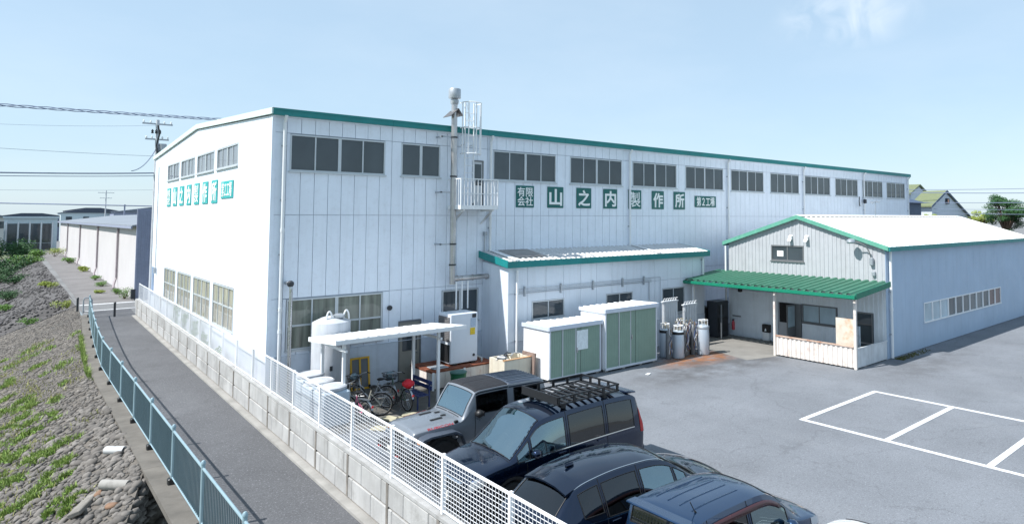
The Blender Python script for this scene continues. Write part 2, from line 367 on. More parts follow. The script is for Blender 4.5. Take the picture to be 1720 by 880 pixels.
b = MB(); b.poly([(-2.5, 31, 0.008), (80, 31, 0.008), (80, 35.6, 0.008), (-2.5, 35.6, 0.008)]); b.build('crossing_road', M_road, kind='structure')
b = MB(); b.box(-2.4, 60, 31.0, 31.25, 0.0, 0.014).box(-2.4, 60, 34.9, 35.3, 0.0, 0.014); b.build('road_line', M_line, kind='structure')
b = MB(); b.poly([(-2.3, 35.6, 0.006), (0.7, 35.6, 0.006), (1.0, 138, 0.006), (-1.6, 138, 0.006)]); b.build('gravel_track', mat('track', (112, 110, 110), 0.95, var=0.2, vs=0.5, bump=0.4, bs=20, fine=0.2), kind='structure')
# painted bay lines
b = MB(); w = 0.075
for x in (11.33, 16.0): b.box(x-w, x+w, -27.7, -12.58, 0.002, 0.007)
for k in range(6):
    y = -12.65-2.55*k; b.box(11.33+w, 16.0-w, y-w*1.1, y+w*1.1, 0.002, 0.0075)
b.build('bay_lines', M_line, kind='structure')
# concrete apron by the annex
b = MB(); b.poly([(16.9, -6.6, 0.005), (18.4, -7.0, 0.005), (21.3, -7.2, 0.005), (21.3, -2.2, 0.005), (19.0, -2.0, 0.005), (17.6, -3.4, 0.005)]); b.build('concrete_apron', mat('apron', (132, 130, 126), 0.9, var=0.15, vs=1.0, bump=0.2), kind='structure')
b = MB(); b.poly([(0.6, -4.6, 0.005), (5.2, -4.9, 0.005), (8.2, -3.9, 0.005), (8.2, -0.1, 0.005), (0.3, -0.1, 0.005)]); b.build('shelter_floor', mat('shelter_floor', (96, 94, 90), 0.9, var=0.2, vs=1.0, bump=0.2), kind='structure')

# --- kerb wall under the railing
b = MB(); y = -30.0
ky = [-4.12]+list(np.arange(8, 30, 1.5)); b.sheet([(fx(y)-.36, y, -4.4) for y in ky], [(fx(y)+.11, y, -4.4) for y in ky], (0, 0, 4.43))
b.box(-3.72, -3.25, -30, -4.13, -.10, 0.03)
b.box(-3.25, -2.5, -30, -4.13, -.32, -.04)
kerb = b.build('railing_kerb', M_kerbc, kind='structure')

# --- stone bank
def xe(y):
    if y < -4.13: return -3.70+(y+4.13)*0.25
    if y < 28: return fx(y)-.34
    if y < 35: return -2.75+.25*(y-28)/7
    return -2.5
def hsh(x, y): return math.sin(x*1.7+y*0.9)*0.5+math.sin(x*0.6-y*1.3+1)*0.5+math.sin(x*3.1+y*2.3)*0.25
def bankz(x, y):
    z = -0.02-0.43*(-3.70-x if y < -4.13 else xe(y)-x)+0.06*hsh(x, y)*min(1, max(0, (xe(y)-x)))
    if 35 < y < 43: z -= 1.8*math.sin(PI*(y-35)/8)**2*min(1, max(0, (xe(y)-x)/0.4))
    if y > 40: z += (.35+.25*math.sin(y*.35+x))*math.exp(-((xe(y)-1.6-x)/1.1)**2)
    return max(z, -4.5)
M_bank = mat('bank_soil', (96, 91, 85), 0.95, var=0.3, vs=1.2, bump=0.8, bs=14, fine=0.3, fs=12)
us = np.concatenate([np.linspace(0, 3, 13), np.linspace(3.4, 11, 20)])
ys = np.concatenate([np.arange(-22, -4.2, 0.5), [-4.14, -4.12], np.arange(-4, 42, 0.6), np.arange(42, 150, 3)])
nx = len(us)
def bankmesh(yl, name, m):
    b = MB()
    for y in yl:
        for u in us: x = xe(y)-u; b.v.append((x, y, bankz(x, y)))
    b.f = [(j*nx+i, (j+1)*nx+i, (j+1)*nx+i+1, j*nx+i+1) for j in range(len(yl)-1) for i in range(nx-1)]
    return b.build(name, m, smooth=0, kind='structure')
bank = bankmesh([y for y in ys if y < 36.2], 'stone_bank', M_bank)
farbank = bankmesh([y for y in ys if y > 35.2], 'far_bank', mat('far_bank_soil', (82, 80, 80), 0.95, var=0.3, vs=0.8, bump=0.8, bs=8, fine=0.3, fs=8))
# notch wall beside the kerb (steep stone face turned away from the sun)
b = MB(); yy = np.arange(-22, -4.1, 0.4)
for i in range(len(yy)-1):
    a, c = yy[i], yy[i+1]; b.quad((xe(a), a, bankz(xe(a), a)), (xe(c), c, bankz(xe(c), c)), (xe(c)+0.12, c, -4.4), (xe(a)+0.12, a, -4.4))
b.quad((-3.76, -4.12, -.02), (-.5, -4.12, -.33), (-.5, -4.4, -4.4), (-3.76, -4.4, -4.4))
b.build('notch_face', M_bank, bank)
# stones
def stone_mesh(seed, sub=1):
    import bmesh
    rnd = random.Random(seed); bm = bmesh.new(); bmesh.ops.create_icosphere(bm, subdivisions=sub, radius=1)
    sx, sy, sz = rnd.uniform(.85, 1.3), rnd.uniform(.7, 1.0), rnd.uniform(.5, .75)
    ph = [rnd.uniform(0, 6) for _ in range(4)]
    for v in bm.verts:
        c = v.co.copy(); k = 1+0.16*math.sin(c.x*2.5+ph[0])*math.cos(c.y*2.2+ph[1])+0.12*math.sin(c.z*3+c.x*2+ph[2])
        v.co = Vector((c.x*sx*k, c.y*sy*k, c.z*sz*k))
    vs = [v.co.copy() for v in bm.verts]; fs = [[v.index for v in f.verts] for f in bm.faces]; bm.free(); return vs, fs
M_stone = mat('river_stone', (112, 108, 104), 0.9, var=0.25, vs=0.9, bump=0.3, bs=50, island=0.32, spec=.2)
M_stoneo = mat('rust_stone', (128, 100, 80), 0.85, var=0.2, vs=6, bump=0.3, bs=50, island=0.25)
ST2 = [stone_mesh(i, 2) for i in range(8)]; ST1 = [stone_mesh(i+20, 1) for i in range(8)]
slopeR = roty(-math.atan(0.43))
cand = []
rs = random.Random(3)
def okview(x, y, z):
    px, py, dp = project((x, y, z)); return dp > 0.5 and -260 < px < 1750 and -20 < py < 1250
n = 0
for k in range(110000):
    y = -15+50*rs.random()**1.35; u = 9.5*rs.random()**1.15; x = xe(y)-0.05-u; z = bankz(x, y)
    if not okview(x, y, z): continue
    # thinner cover lower down
    r = rs.uniform(0.035, 0.082)*(1.0+0.9*rs.random()**4)
    r *= 1.0-.42*min(1, max(0, (y-1)/10))
    cand.append((x, y, z, r))
    if len(cand) > 21000: break
cand.sort(key=lambda c: -c[3]/max(0.1, project(c[:3])[2]))
near = cand[:300]; far = cand[300:]
MEST = []
for vs_, fs_ in ST2:
    q = MB(); q.add(vs_, fs_); MEST.append((q.mesh('stone', M_stone, smooth=0), q.mesh('stone', M_stoneo, smooth=0)))
for (x, y, z, r) in near:
    orange = abs(x+4.45+0.12*(y+4)) < 0.12 and y < -1.5
    o = bpy.data.objects.new('stone', MEST[rs.randrange(8)][1 if orange else 0]); link(o, bank); o.location = (x, y, z+r*0.2); o.scale = (r, r, r)
    o.rotation_euler = (slopeR @ rotz(rs.uniform(0, 6.28)) @ rotx(rs.uniform(-.4, .4))).to_euler()
def joined(items, shapes, name, m, parent, smooth=0):
    V = []; F = []; k = 0
    for (x, y, z, r) in items:
        vs_, fs_ = shapes[rs.randrange(8)]; R = np.array(slopeR @ rotz(rs.uniform(0, 6.28)) @ rotx(rs.uniform(-.5, .5)))
        A = np.array([tuple(p) for p in vs_]) @ R.T*r+np.array([x, y, z+r*0.15]); V.append(A); F.extend([[i+k for i in f] for f in fs_]); k += len(A)
    me = bpy.data.meshes.new(name); me.from_pydata(np.concatenate(V).tolist(), [], F); me.update(); me.polygons.foreach_set('use_smooth', [True]*len(me.polygons)); me.materials.append(m)
    o = bpy.data.objects.new(name, me); link(o, parent); o['kind'] = 'stuff'; return o
far2 = []
for k in range(5200):
    y = 35.2+70*rs.random()**1.6; u = 7.5*rs.random(); x = xe(y)-.1-u; far2.append((x, y, bankz(x, y), rs.uniform(.04, .10)*(1+1.2*rs.random()**5)))
joined(far2, ST1, 'stones', mat('dark_stone', (96, 94, 94), 0.9, var=0.25, vs=0.5, island=0.3, spec=.2), farbank)
joined(far[:2500], ST2, 'stones', M_stone, bank); joined(far[2500:], ST1, 'stones', M_stone, bank)
# stones on the notch face
items = []
for k in range(700):
    y = rs.uniform(-13, -4.4); t = rs.random(); zt = bankz(xe(y), y); z = zt-t*2.2; items.append((xe(y)+0.04+0.1*t, y, z, rs.uniform(.07, .14)))
    if k < 260: t = rs.random(); items.append((rs.uniform(-3.75, -1.5), -4.14-.27*t, -.1-t*3.5, rs.uniform(.08, .15)))
joined(items, ST1, 'stones', M_stone, bank)

# --- greenery helpers
def leafmat(name, rgb, var=0.35):
    m = mat(name, rgb, 0.6, var=0.1, vs=3, island=var, spec=0.3)
    b_ = m.node_tree.nodes['Principled BSDF']; b_.inputs['Subsurface Weight'].default_value = 0.0
    b_.inputs['Transmission Weight'].default_value = 0.0
    return m
M_grass = leafmat('grass_green', (126, 146, 76)); M_grassd = leafmat('grass_dry', (150, 150, 92)); M_leafd = leafmat('leaf_dark', (48, 84, 46)); M_leafm = leafmat('leaf_mid', (88, 124, 52)); M_leafy = leafmat('leaf_yellow', (136, 150, 66))
def blades(pts, hmin, hmax, wid, rnd):
    V = []; F = []
    for (x, y, z) in pts:
        a = rnd.uniform(0, 6.28); h = rnd.uniform(hmin, hmax); lean = rnd.uniform(0.1, 0.9)*h; d = rnd.uniform(0, 6.28); w_ = wid*rnd.uniform(.6, 1.3)
        ca, sa = math.cos(a)*w_, math.sin(a)*w_; lx, ly = math.cos(d)*lean, math.sin(d)*lean; k = len(V)
        V += [(x-ca, y-sa, z), (x+ca, y+sa, z), (x+ca*.8+lx*.45, y+sa*.8+ly*.45, z+h*.6), (x-ca*.8+lx*.45, y-sa*.8+ly*.45, z+h*.6), (x+lx, y+ly, z+h)]
        F += [(k, k+1, k+2, k+3), (k+3, k+2, k+4)]
    b_ = MB(); b_.v = V; b_.f = F; return b_
def leafcloud(clumps, n, size, rnd, flat=0.0):
    """leaf-sized quads spread through ellipsoid clumps [(c, (rx,ry,rz))...]"""
    b_ = MB(); wts = [r[0]*r[1]*r[2] for c, r in clumps]; tot = sum(wts)
    for (c, r), w_ in zip(clumps, wts):
        for _ in range(max(6, int(n*w_/tot))):
            d = Vector((rnd.gauss(0, 1), rnd.gauss(0, 1), rnd.gauss(0, 1))).normalized()*(rnd.random()**0.4)
            p = Vector((c[0]+d.x*r[0], c[1]+d.y*r[1], c[2]+d.z*r[2])); s_ = size*rnd.uniform(.6, 1.4)
            a = Vector((rnd.gauss(0, 1), rnd.gauss(0, 1), rnd.gauss(0, 1)*(1-flat))).normalized(); q = a.orthogonal().normalized()*s_*.55; a = a*s_
            b_.add([p-a*.5, p+q*.5, p+a*.6, p-q*.5], [(0, 1, 2, 3)])
    return b_
# grass on the bank (nobody could count it)
rg = random.Random(11)
def patches(spec):
    pts = []
    for (cx, cy, rx, ry, n_) in spec:
        for _ in range(n_):
            x = rg.gauss(cx, rx*.55); y = rg.gauss(cy, ry*.55); 
            if x > xe(y)-0.05: continue
            pts.append((x, y, bankz(x, y)+0.02))
    return pts
spec = []
for cx, cy, rx, ry, n_ in ((-6.16, 14.51, .8, 1.6, 1600), (-5.97, 21.82, .9, 2.0, 900), (-5.77, 7.85, .6, .9, 1000), (-6.07, 5.21, .5, .6, 900), (-5.46, 1.59, .5, .5, 700), (-5.95, 0.93, .5, .4, 1200), (-5.54, -1.59, .45, .35, 1000), (-5.97, -2.0, .4, .4, 900), (-5.03, -0.26, .25, .35, 700), (-5.06, -3.53, .22, .25, 1300),
        (-5.45, 5.01, .5, .6, 500), (-5.15, 1.46, .3, .3, 400), (-4.95, 13.5, .1, .2, 80), (-3.47, 16.17, .15, 1.0, 120), (-5.75, 3.02, .3, .3, 600), (-6.15, 10.06, .5, .6, 700)):
    spec += [(cx+rg.gauss(0, rx*.9), cy+rg.gauss(0, ry*1.1), rx*.35*rg.uniform(.5, 1.5), ry*.35*rg.uniform(.5, 1.5), n_//7) for _ in range(8)]
blades(patches(spec), 0.05, 0.17, 0.013, rg).build('bank_grass', M_grass, kind='stuff', label='bright green weeds growing between the stones of the bank')
pts_l = []
for (cx, cy, rx, ry, n_) in spec:
    for _ in range(n_//10):
        x = rg.gauss(cx, rx*.6); y = rg.gauss(cy, ry*.6)
        if x < xe(y)-.05: pts_l.append(((x, y, bankz(x, y)+.05), (.06, .06, .05)))
leafcloud(pts_l, len(pts_l)*7, .05, rg, .5).build('bank_weeds', leafmat('weed_leaf', (104, 138, 54)), kind='stuff', label='low leafy weeds spreading over the stones of the bank')
spec2 = []
for k in range(90):
    y = rg.uniform(-8, 24); x = xe(y)-rg.uniform(0.3, 6); spec2.append((x, y, .4, .6, 40))
blades(patches(spec2), 0.05, 0.16, 0.012, rg).build('dry_grass', M_grassd, kind='stuff', label='sparse dry grass among the stones of the bank')
# ------------------------------------------------------------------ small things on the bank
def place_on_bank(x, y): return Vector((x, y, bankz(x, y)))
p = place_on_bank(-4.02, -1.81)
b = MB(); R = rotz(0.75); b.lathe([(0.10, -0.24), (0.10, 0.24), (0.075, 0.24), (0.075, -0.22)], (0, 0, 0), 16, 'x')
o = b.build('drain_pipe', mat('pvc_white', (196, 196, 196), .5, var=.05), smooth=40, label='short white pipe lying on the stones of the bank', cat='pipe'); o.location = p+Vector((0, 0, .12)); o.rotation_euler = (0, 0, -YAW)
p = place_on_bank(-4.26, -4.29)
b = MB(); b.lathe([(0.11, -0.3), (0.115, 0.3), (0.08, 0.3), (0.08, -0.28)], (0, 0, 0), 16, 'x')
o = b.build('concrete_pipe', M_conc, smooth=40, label='grey concrete pipe end lying on the bank near the dark notch', cat='pipe'); o.location = p+Vector((0, 0, .12)); o.rotation_euler = (0, 0.05, -YAW+.05)
p = place_on_bank(-4.69, -4.04)
b = MB(); b.cbox(-0.13, .13, -0.75, .75, -.05, .06, .02)
o = b.build('concrete_slab', mat('old_slab', (124, 120, 114), .95, var=.25, vs=4, bump=.4), label='long pale concrete slab sunk in the grassy bank', cat='slab'); o.location = p; o.rotation_euler = (0.05, -0.35, -0.45)

# ------------------------------------------------------------------ blue railing
M_blue = mat('railing_blue_lit', (138, 162, 172), 0.4, metal=0.1, var=0.08); M_blued = mat('railing_picket', (92, 114, 122), 0.45, metal=0.1, var=0.08)  # rails and posts coloured paler than the pickets to stand in for sunlight
rail = thing('blue_railing', 'long pale blue picket railing along the footpath kerb', 'railing', (-3.36, 5, 0.03))
posts = [-17.7+3.03*k for k in range(16)]
pm = MB(); pm.cyl((0, 0, 0), (0, 0, 1.27), .038, n=10).lathe([(.045, 1.24), (.045, 1.28), (.02, 1.31)], n=10); pmesh = pm.mesh('post', M_blue, smooth=40)
fm = MB(); fm.cbox(-.07, .07, -.09, .09, 0, .16, .02); fmesh = fm.mesh('post_foot', M_black)
RX = -3.36
for y in posts:
    o = shared('post', pmesh, rail, (fx(y), y, .03)); f_ = bpy.data.objects.new('post_foot', fmesh); link(f_, o); f_.location = (-.02, 0, -.03)
for i in range(len(posts)-1):
    a, c = posts[i]+.04, posts[i+1]-.04
    b = MB(); xa, xc = fx(posts[i]), fx(posts[i+1]); b.cyl((xa, a, 1.19), (xc, c, 1.19), .026, n=8); b.build('top_rail', M_blue, rail, smooth=40)
    b = MB(); b.cyl((xa, a, .17), (xc, c, .17), .022, n=6); b.build('bottom_rail', M_blue, rail)
    b = MB(); k = int((c-a)/.115)
    for j in range(1, k): y = a+(c-a)*j/k; xp = xa+(xc-xa)*j/k; b.box(xp-.008, xp+.008, y-.009, y+.009, .19, 1.17)
    b.build('pickets', M_blued, rail, kind='stuff')
# U-shaped barrier and dark bollard at the path end
b = MB(); b.tube([(-2.55, 30.2, 0), (-2.55, 30.2, .8), (-2.5, 30.2, .95), (-2.2, 30.2, .95), (-2.12, 30.2, .8), (-2.12, 30.2, 0)], .04, 8)
b.build('hoop_barrier', M_galv, smooth=40, label='grey steel hoop barrier at the far end of the blue railing', cat='barrier')
for x, y, l in ((-1.27, 27.0, 'dark slim bollard standing in the footpath mouth'), (-2.75, 31.5, 'small dark bollard beside the hoop barrier')):
    b = MB(); b.lathe([(.06, 0), (.06, .78), (.065, .8), (.065, .86), (.03, .9)], (x, y, 0), 12); b.build('bollard', M_dark, smooth=40, label=l, cat='bollard')

# ------------------------------------------------------------------ block wall with white mesh fence
def wx(y): return -0.25-0.0144*(26.7-y)
M_block = mat('concrete_block', (166, 166, 165), 0.9, var=0.14, vs=1.5, bump=0.4, bs=25, streak=0.35, streakcol=(120, 116, 110), island=0.10, rust=0.45, rustcol=(112, 110, 106), rusts=1.1)
M_joint = mat('block_joint', (132, 128, 124), 0.95, var=0.2)
Y0, Y1 = -21.4, 26.6
blockwall = thing('block_wall', 'stained concrete block wall along the footpath', 'wall', (-.5, 3, 0))
ang = math.atan(0.0144)
def along(bm_, y, x0, x1, y0, y1, z0, z1, c=0.0):
    """box in the frame of the wall line: y along it"""
    R = rotz(-ang); piv = (wx(y), y, 0)
    (bm_.cbox(wx(y)+x0, wx(y)+x1, y+y0, y+y1, z0, z1, c, R, piv) if c else bm_.box(wx(y)+x0, wx(y)+x1, y+y0, y+y1, z0, z1, R, piv))
b = MB(); along(b, 2.6, .0, .11, Y0-2.6, Y1-2.6, 0, 1.0); b.build('core', M_joint, blockwall)
b = MB(); along(b, 2.6, -.20, .20, Y0-2.6, Y1-2.6, 0, .06); b.build('footing', mat('footing', (150, 148, 144), .9, var=.2, vs=1.5, bump=.3), blockwall)
b = MB(); along(b, 2.6, -.05, .16, Y0-2.6, Y1-2.6, 1.0, 1.06); b.build('coping', M_block, blockwall)
blk = boxmesh(.165, .98, .412, M_block, 'block', .012)
for cidx in range(2):
    k = 0; y = Y0+(0.0 if cidx == 0 else -.5)
    while y < Y1-.3:
        if y >= Y0-.01:
            o = shared('block', blk, blockwall, (wx(y)-.03, y+.012, .105+cidx*.448)); o.rotation_euler = (0, 0, -ang)
        else:
            o = shared('block', boxmesh(.165, .475, .412, M_block, 'block', .012), blockwall, (wx(Y0)-.03, Y0+.012, .105+cidx*.448)); o.rotation_euler = (0, 0, -ang)
        y += 1.0
# thin buttress pilasters between the blocks (dark stained joints)
M_stain = mat('stained_joint', (124, 119, 113), 0.95, var=0.3, vs=4, bump=0.3)
fence = thing('mesh_fence', 'white welded mesh fence on top of the block wall', 'fence', (-.5, 3, 1.06))
M_fw = mat('fence_white', (232, 232, 234), 0.4, var=0.03)
fp = [-21.5+2.06*k for k in range(24)]; fp = [y for y in fp if y < 26.7]
pmesh2 = MB().box(-.03, .03, -.03, .03, 0, .98).mesh('post', M_fw)
jm = MB().box(-.012, .012, -.045, .045, 0, .86).mesh('joint_strip', M_stain)
for y in fp:
    o = shared('post', pmesh2, fence, (wx(y)+.055, y, 1.06))
    o = shared('joint_strip', jm, blockwall, (wx(y)-.028, y, .12))
for i in range(len(fp)-1):
    a, c = fp[i]+.03, fp[i+1]-.03; ym = (a+c)/2; b = MB(); h = (c-a)/2
    along(b, ym, .035, .06, -h, h, 1.985, 2.025); along(b, ym, .035, .06, -h, h, 1.10, 1.13)
    for j in range(1, 12): z = 1.13+.855*j/12; along(b, ym, .044, .053, -h, h, z-.0034, z+.0034)
    nv = 22
    for j in range(1, nv): y = -h+2*h*j/nv; along(b, ym, .038, .045, y-.0026, y+.0026, 1.13, 1.985)
    b.build('mesh_panel', M_fw, fence)
# ------------------------------------------------------------------ windows
def window_y(parent, x0, x1, z0, z1, y, ncol, nrow=1, m=None, fr=None, depth=.10, thick=.05, mid=True, sill=True, rowsplit=None):
    """window in a wall facing -Y whose outer face is at y; frame with panes as sub-parts"""
    m = m or M_glass; fr = fr or M_frame; f = MB(); t = thick
    f.box(x0, x1, y-.015, y+depth, z1-t, z1); f.box(x0, x1, y-.015, y+depth, z0, z0+t); f.box(x0, x0+t, y-.0145, y+depth, z0+t, z1-t); f.box(x1-t, x1, y-.0145, y+depth, z0+t, z1-t)
    W_ = (x1-x0)
    for i in range(1, ncol):
        x = x0+W_*i/ncol; tt = t*1.1 if (mid and ncol % 2 == 0 and i == ncol//2) else t*.45
        f.box(x-tt, x+tt, y+.0, y+depth, z0+t, z1-t)
    zs = [z0+t, z1-t]
    if nrow == 2: zm = rowsplit or (z0+z1)/2; zs = [z0+t, zm, z1-t]; f.box(x0+t, x1-t, y+.004, y+depth-.01, zm-.03, zm+.03)
    if sill: f.box(x0-.04, x1+.04, y-.07, y+.02, z0-.05, z0-.003)
    o = f.build('window', fr, parent)
    for i in range(ncol):
        for j in range(len(zs)-1):
            a = x0+W_*i/ncol+.012; c = x0+W_*(i+1)/ncol-.012
            q = MB(); yy = y+.020+.012*((i+j) % 2)
            q.box(max(a, x0+.02), min(c, x1-.02), yy, yy+.008, zs[j]-.01, zs[j+1]+.01); q.build('pane', m, o)
    return o
def window_x(parent, y0, y1, z0, z1, x, ncol, nrow=1, m=None, fr=None, depth=.10, thick=.05, mid=True, sill=True, rowsplit=None):
    """the same in a wall facing -X whose outer face is at x"""
    m = m or M_glass; fr = fr or M_frame; f = MB(); t = thick
    f.box(x-.015, x+depth, y0, y1, z1-t, z1); f.box(x-.015, x+depth, y0, y1, z0, z0+t); f.box(x-.0145, x+depth, y0, y0+t, z0+t, z1-t); f.box(x-.0145, x+depth, y1-t, y1, z0+t, z1-t)
    W_ = y1-y0
    for i in range(1, ncol):
        y = y0+W_*i/ncol; tt = t*1.1 if (mid and ncol % 2 == 0 and i == ncol//2) else t*.45
        f.box(x, x+depth, y-tt, y+tt, z0+t, z1-t)
    zs = [z0+t, z1-t]
    if nrow == 2: zm = rowsplit or (z0+z1)/2; zs = [z0+t, zm, z1-t]; f.box(x+.004, x+depth-.01, y0+t, y1-t, zm-.03, zm+.03)
    if sill: f.box(x-.07, x+.02, y0-.04, y1+.04, z0-.05, z0-.003)
    o = f.build('window', fr, parent)
    for i in range(ncol):
        for j in range(len(zs)-1):
            a = y0+W_*i/ncol+.012; c = y0+W_*(i+1)/ncol-.012; xx = x+.020+.012*((i+j) % 2)
            q = MB(); q.box(xx, xx+.008, max(a, y0+.02), min(c, y1-.02), zs[j]-.01, zs[j+1]+.01); q.build('pane', m, o)
    return o
def clip_rects(cols, rows, holes):
    """panel rectangles (x0,x1,z0,z1) of every column and row minus the window holes"""
    res = []
    for (x0, x1) in cols:
        for (z0, z1) in rows:
            rects = [(x0, x1, z0, z1)]
            for (hx0, hx1, hz0, hz1) in holes:
                nr = []
                for (a, b_, c, d) in rects:
                    if hx1 <= a or hx0 >= b_ or hz1 <= c or hz0 >= d: nr.append((a, b_, c, d)); continue
                    if hz1 < d: nr.append((a, b_, hz1, d))
                    if hz0 > c: nr.append((a, b_, c, hz0))
                    lo, hi = max(c, hz0), min(d, hz1)
                    if hx0 > a: nr.append((a, hx0, lo, hi))
                    if hx1 < b_: nr.append((hx1, b_, lo, hi))
                rects = nr
            res += [r for r in rects if r[1]-r[0] > .04 and r[3]-r[2] > .04]
    return res
def downpipe(parent, x, y, z1, z0, r=.05, m=None, elbow=True, joints=()):
    b = MB(); b.cyl((x, y, z0), (x, y, z1), r, n=12)
    if elbow: b.tube([(x, y, z1), (x, y-.0, z1+.05), (x, y-.12, z1+.18), (x, y-.14, z1+.26)], r, 10)
    for z in joints: b.cyl((x, y, z-.06), (x, y, z+.06), r*1.22, n=12)
    z = z0+1.0
    o = b.build('downpipe', m or M_white, parent, smooth=40)
    c = MB()
    while z < z1: c.box(x-r-.012, x+r+.012, y-.012, y+r+.06, z-.02, z+.02); z += 1.8
    if c.v: c.build('bracket', M_galv, o)
    return o

# ------------------------------------------------------------------ main factory hall
BL, BD, EZ, AZ = 48.5, 23.3, 9.40, 10.06
fac = thing('factory_hall', 'large white panelled factory hall with teal eaves and a row of high windows', 'building', (BL/2, 0, 0))
def gz(y): return EZ+(AZ-EZ)*(1-abs(y-BD/2)/(BD/2))
b = MB(); b.prism([(.05, .05, 0), (.05, BD, 0), (.05, BD, EZ), (.05, BD/2, AZ-.02), (.05, .05, EZ)], (BL-.1, 0, 0)); b.build('wall', M_wallback, fac)
up = [(0.56+4*k, 3.84+4*k) for k in range(12)]; up[1] = (4.46, 6.05); up[2] = (8.46, 11.75)
up = [(a, min(c, 47.85)) for a, c in up]
holes = [(a, c, 7.55, 8.84) for a, c in up]+[(.56, 3.86, 1.60, 3.32), (6.2, 7.84, 1.9, 3.2), (4.46, 5.36, 0, 2.2), (7.5, 8.0, 6.45, 8.36)]
PITCHP = .4549; ncols = int(BL/PITCHP)
cols = [(k*PITCHP+.008, (k+1)*PITCHP-.008) for k in range(ncols)]; cols[-1] = (cols[-1][0], BL-.02)
rows = [(1.475, 3.335), (3.35, 6.10), (6.115, 8.84), (8.855, EZ-.02)]
rects = clip_rects(cols, rows, holes)
PT = .05; fb = MB()
for (x0, x1, z0, z1) in rects:
    if x0 < 8 and False: pass
    if x0 < 17.2: shared('wall_panel', boxmesh(x1-x0, PT, z1-z0, M_wall, 'wall_panel'), fac, (x0, 0, z0))
    else: fb.box(x0, x1, 0, PT, z0, z1)
fb.build('wall_panels', M_wall, fac, kind='stuff')
b = MB(); b.box(0, 4.46, -.02, .06, 0, 1.46).box(5.36, BL, -.02, .06, 0, 1.46).box(0, BL, -.035, .05, 1.46, 1.475); b.build('base_wall', M_base, fac)
for i, (a, c) in enumerate(up): window_y(fac, a, c, 7.58, 8.82, 0, 2 if i == 1 else 4)
window_y(fac, .58, 3.84, 1.63, 3.30, 0, 4, 2, M_glassc, M_frame, rowsplit=2.42)
window_y(fac, 6.22, 7.82, 1.92, 3.18, 0, 2, 1, M_glass)
# ground door and balcony door
def door_y(parent, x0, x1, z0, z1, y, m, win=None, handle=True):
    d = MB(); d.box(x0, x1, y+.0, y+.045, z0, z1); o = d.build('door', m, parent)
    f = MB(); f.box(x0-.05, x0, y-.03, y+.05, z0, z1+.05).box(x1, x1+.05, y-.03, y+.05, z0, z1+.05).box(x0, x1, y-.03, y+.05, z1, z1+.05); f.build('door_frame', M_fdark, o)
    if win: 
        q = MB(); q.box(x0+win[0], x1-win[0], y-.012, y, z0+win[1], z0+win[2]); q.build('door_window', M_glass, o)
    if handle: q = MB(); q.cyl((x1-.1, y-.05, z0+.95), (x1-.22, y-.05, z0+.95), .012, n=8).cyl((x1-.1, y-.05, z0+.95), (x1-.1, y, z0+.95), .012, n=8); q.build('door_handle', M_steel, o)
    return o
door_y(fac, 4.51, 5.31, .02, 2.12, 0, mat('door_grey', (150, 147, 138), .5, var=.08), (.12, 1.05, 1.85))
door_y(fac, 7.55, 7.95, 6.48, 8.30, 0, mat('door_pale', (200, 204, 208), .5, var=.05), (.05, .85, 1.72))
# fascia, gutter, roof
for k in range(12):
    a, c = k*BL/12, (k+1)*BL/12; b = MB(); b.box(a+.004 if k else a-.04, c-.004 if k < 11 else c+.1, -.22, -.02, EZ-.01, EZ+.21).box(a+.01, c-.01, -.235, -.22, EZ+.16, EZ+.22); b.build('fascia', M_teal, fac)
b = MB(); b.box(0, BL, -.15, .0, EZ-.04, EZ-.012); b.build('soffit', M_wall, fac)
M_roof = mat('roof_sheet', (214, 216, 216), .5, metal=.1, var=.06, vs=1, streak=.1)
b = MB(); b.sheet([(-.06, -.21, EZ+.20), (-.06, BD/2, AZ+.2), (-.06, BD+.25, EZ+.20)], [(BL+.1, -.21, EZ+.20), (BL+.1, BD/2, AZ+.2), (BL+.1, BD+.25, EZ+.20)], (0, 0, .03)); b.build('roof', M_roof, fac)
M_verge = mat('verge_trim', (206, 222, 218), .5, var=.05)
b = MB(); b.sheet([(-.09, -.21, EZ+.02), (-.09, BD/2, AZ+.03), (-.09, BD+.25, EZ+.02)], [(-.09, -.21, EZ+.22), (-.09, BD/2, AZ+.24), (-.09, BD+.25, EZ+.22)], (.10, 0, 0)); b.build('verge_trim', M_verge, fac)
b = MB(); b.box(-.004, .02, -.02, .3, 0, EZ).box(-.004, .3, -.024, .0, 0, EZ-.03); 
b = MB(); b.box(-.012, .10, -.034, .10, 0, EZ+.0); b.build('corner_trim', M_wall, fac)
for x in (.36, 8.3, 16.3, 24.2, 32.3, 40.65, 48.3): downpipe(fac, x, -.10, EZ-.26, (.2 if x < 8 or x > 20 else 4.6), .055, joints=(5.6, 3.0, 2.3) if x < 1 else (6.0,))
# gable wall
gcols = [(k*PITCHP+.006, (k+1)*PITCHP-.006) for k in range(int(BD/PITCHP))]
gw = [(4.30, 7.66), (8.18, 11.54), (12.08, 15.3), (15.82, 19.0)]
gh = [(a, c, 7.98, 8.86) for a, c in gw]+[(a, c, 1.70, 3.38) for a, c in gw]
b = MB()
for (y0, y1, z0, z1) in clip_rects(gcols, [(0.0, 3.38), (3.385, EZ-.02)], gh): b.box(0, .05, y0, y1, z0, z1)
for (y0, y1) in gcols:
    b.prism([(0, y0, EZ-.015), (0, y1, EZ-.015), (0, y1, gz(y1)), (0, y0, gz(y0))], (.05, 0, 0))
fixn(b.build('gable_panels', M_wall, fac, kind='stuff'))
for a, c in gw:
    window_x(fac, a+.01, c-.01, 8.0, 8.84, 0, 4, 1, M_glassm)
    window_x(fac, a+.01, c-.01, 1.72, 3.36, 0, 4, 2, M_glassg, rowsplit=2.6)
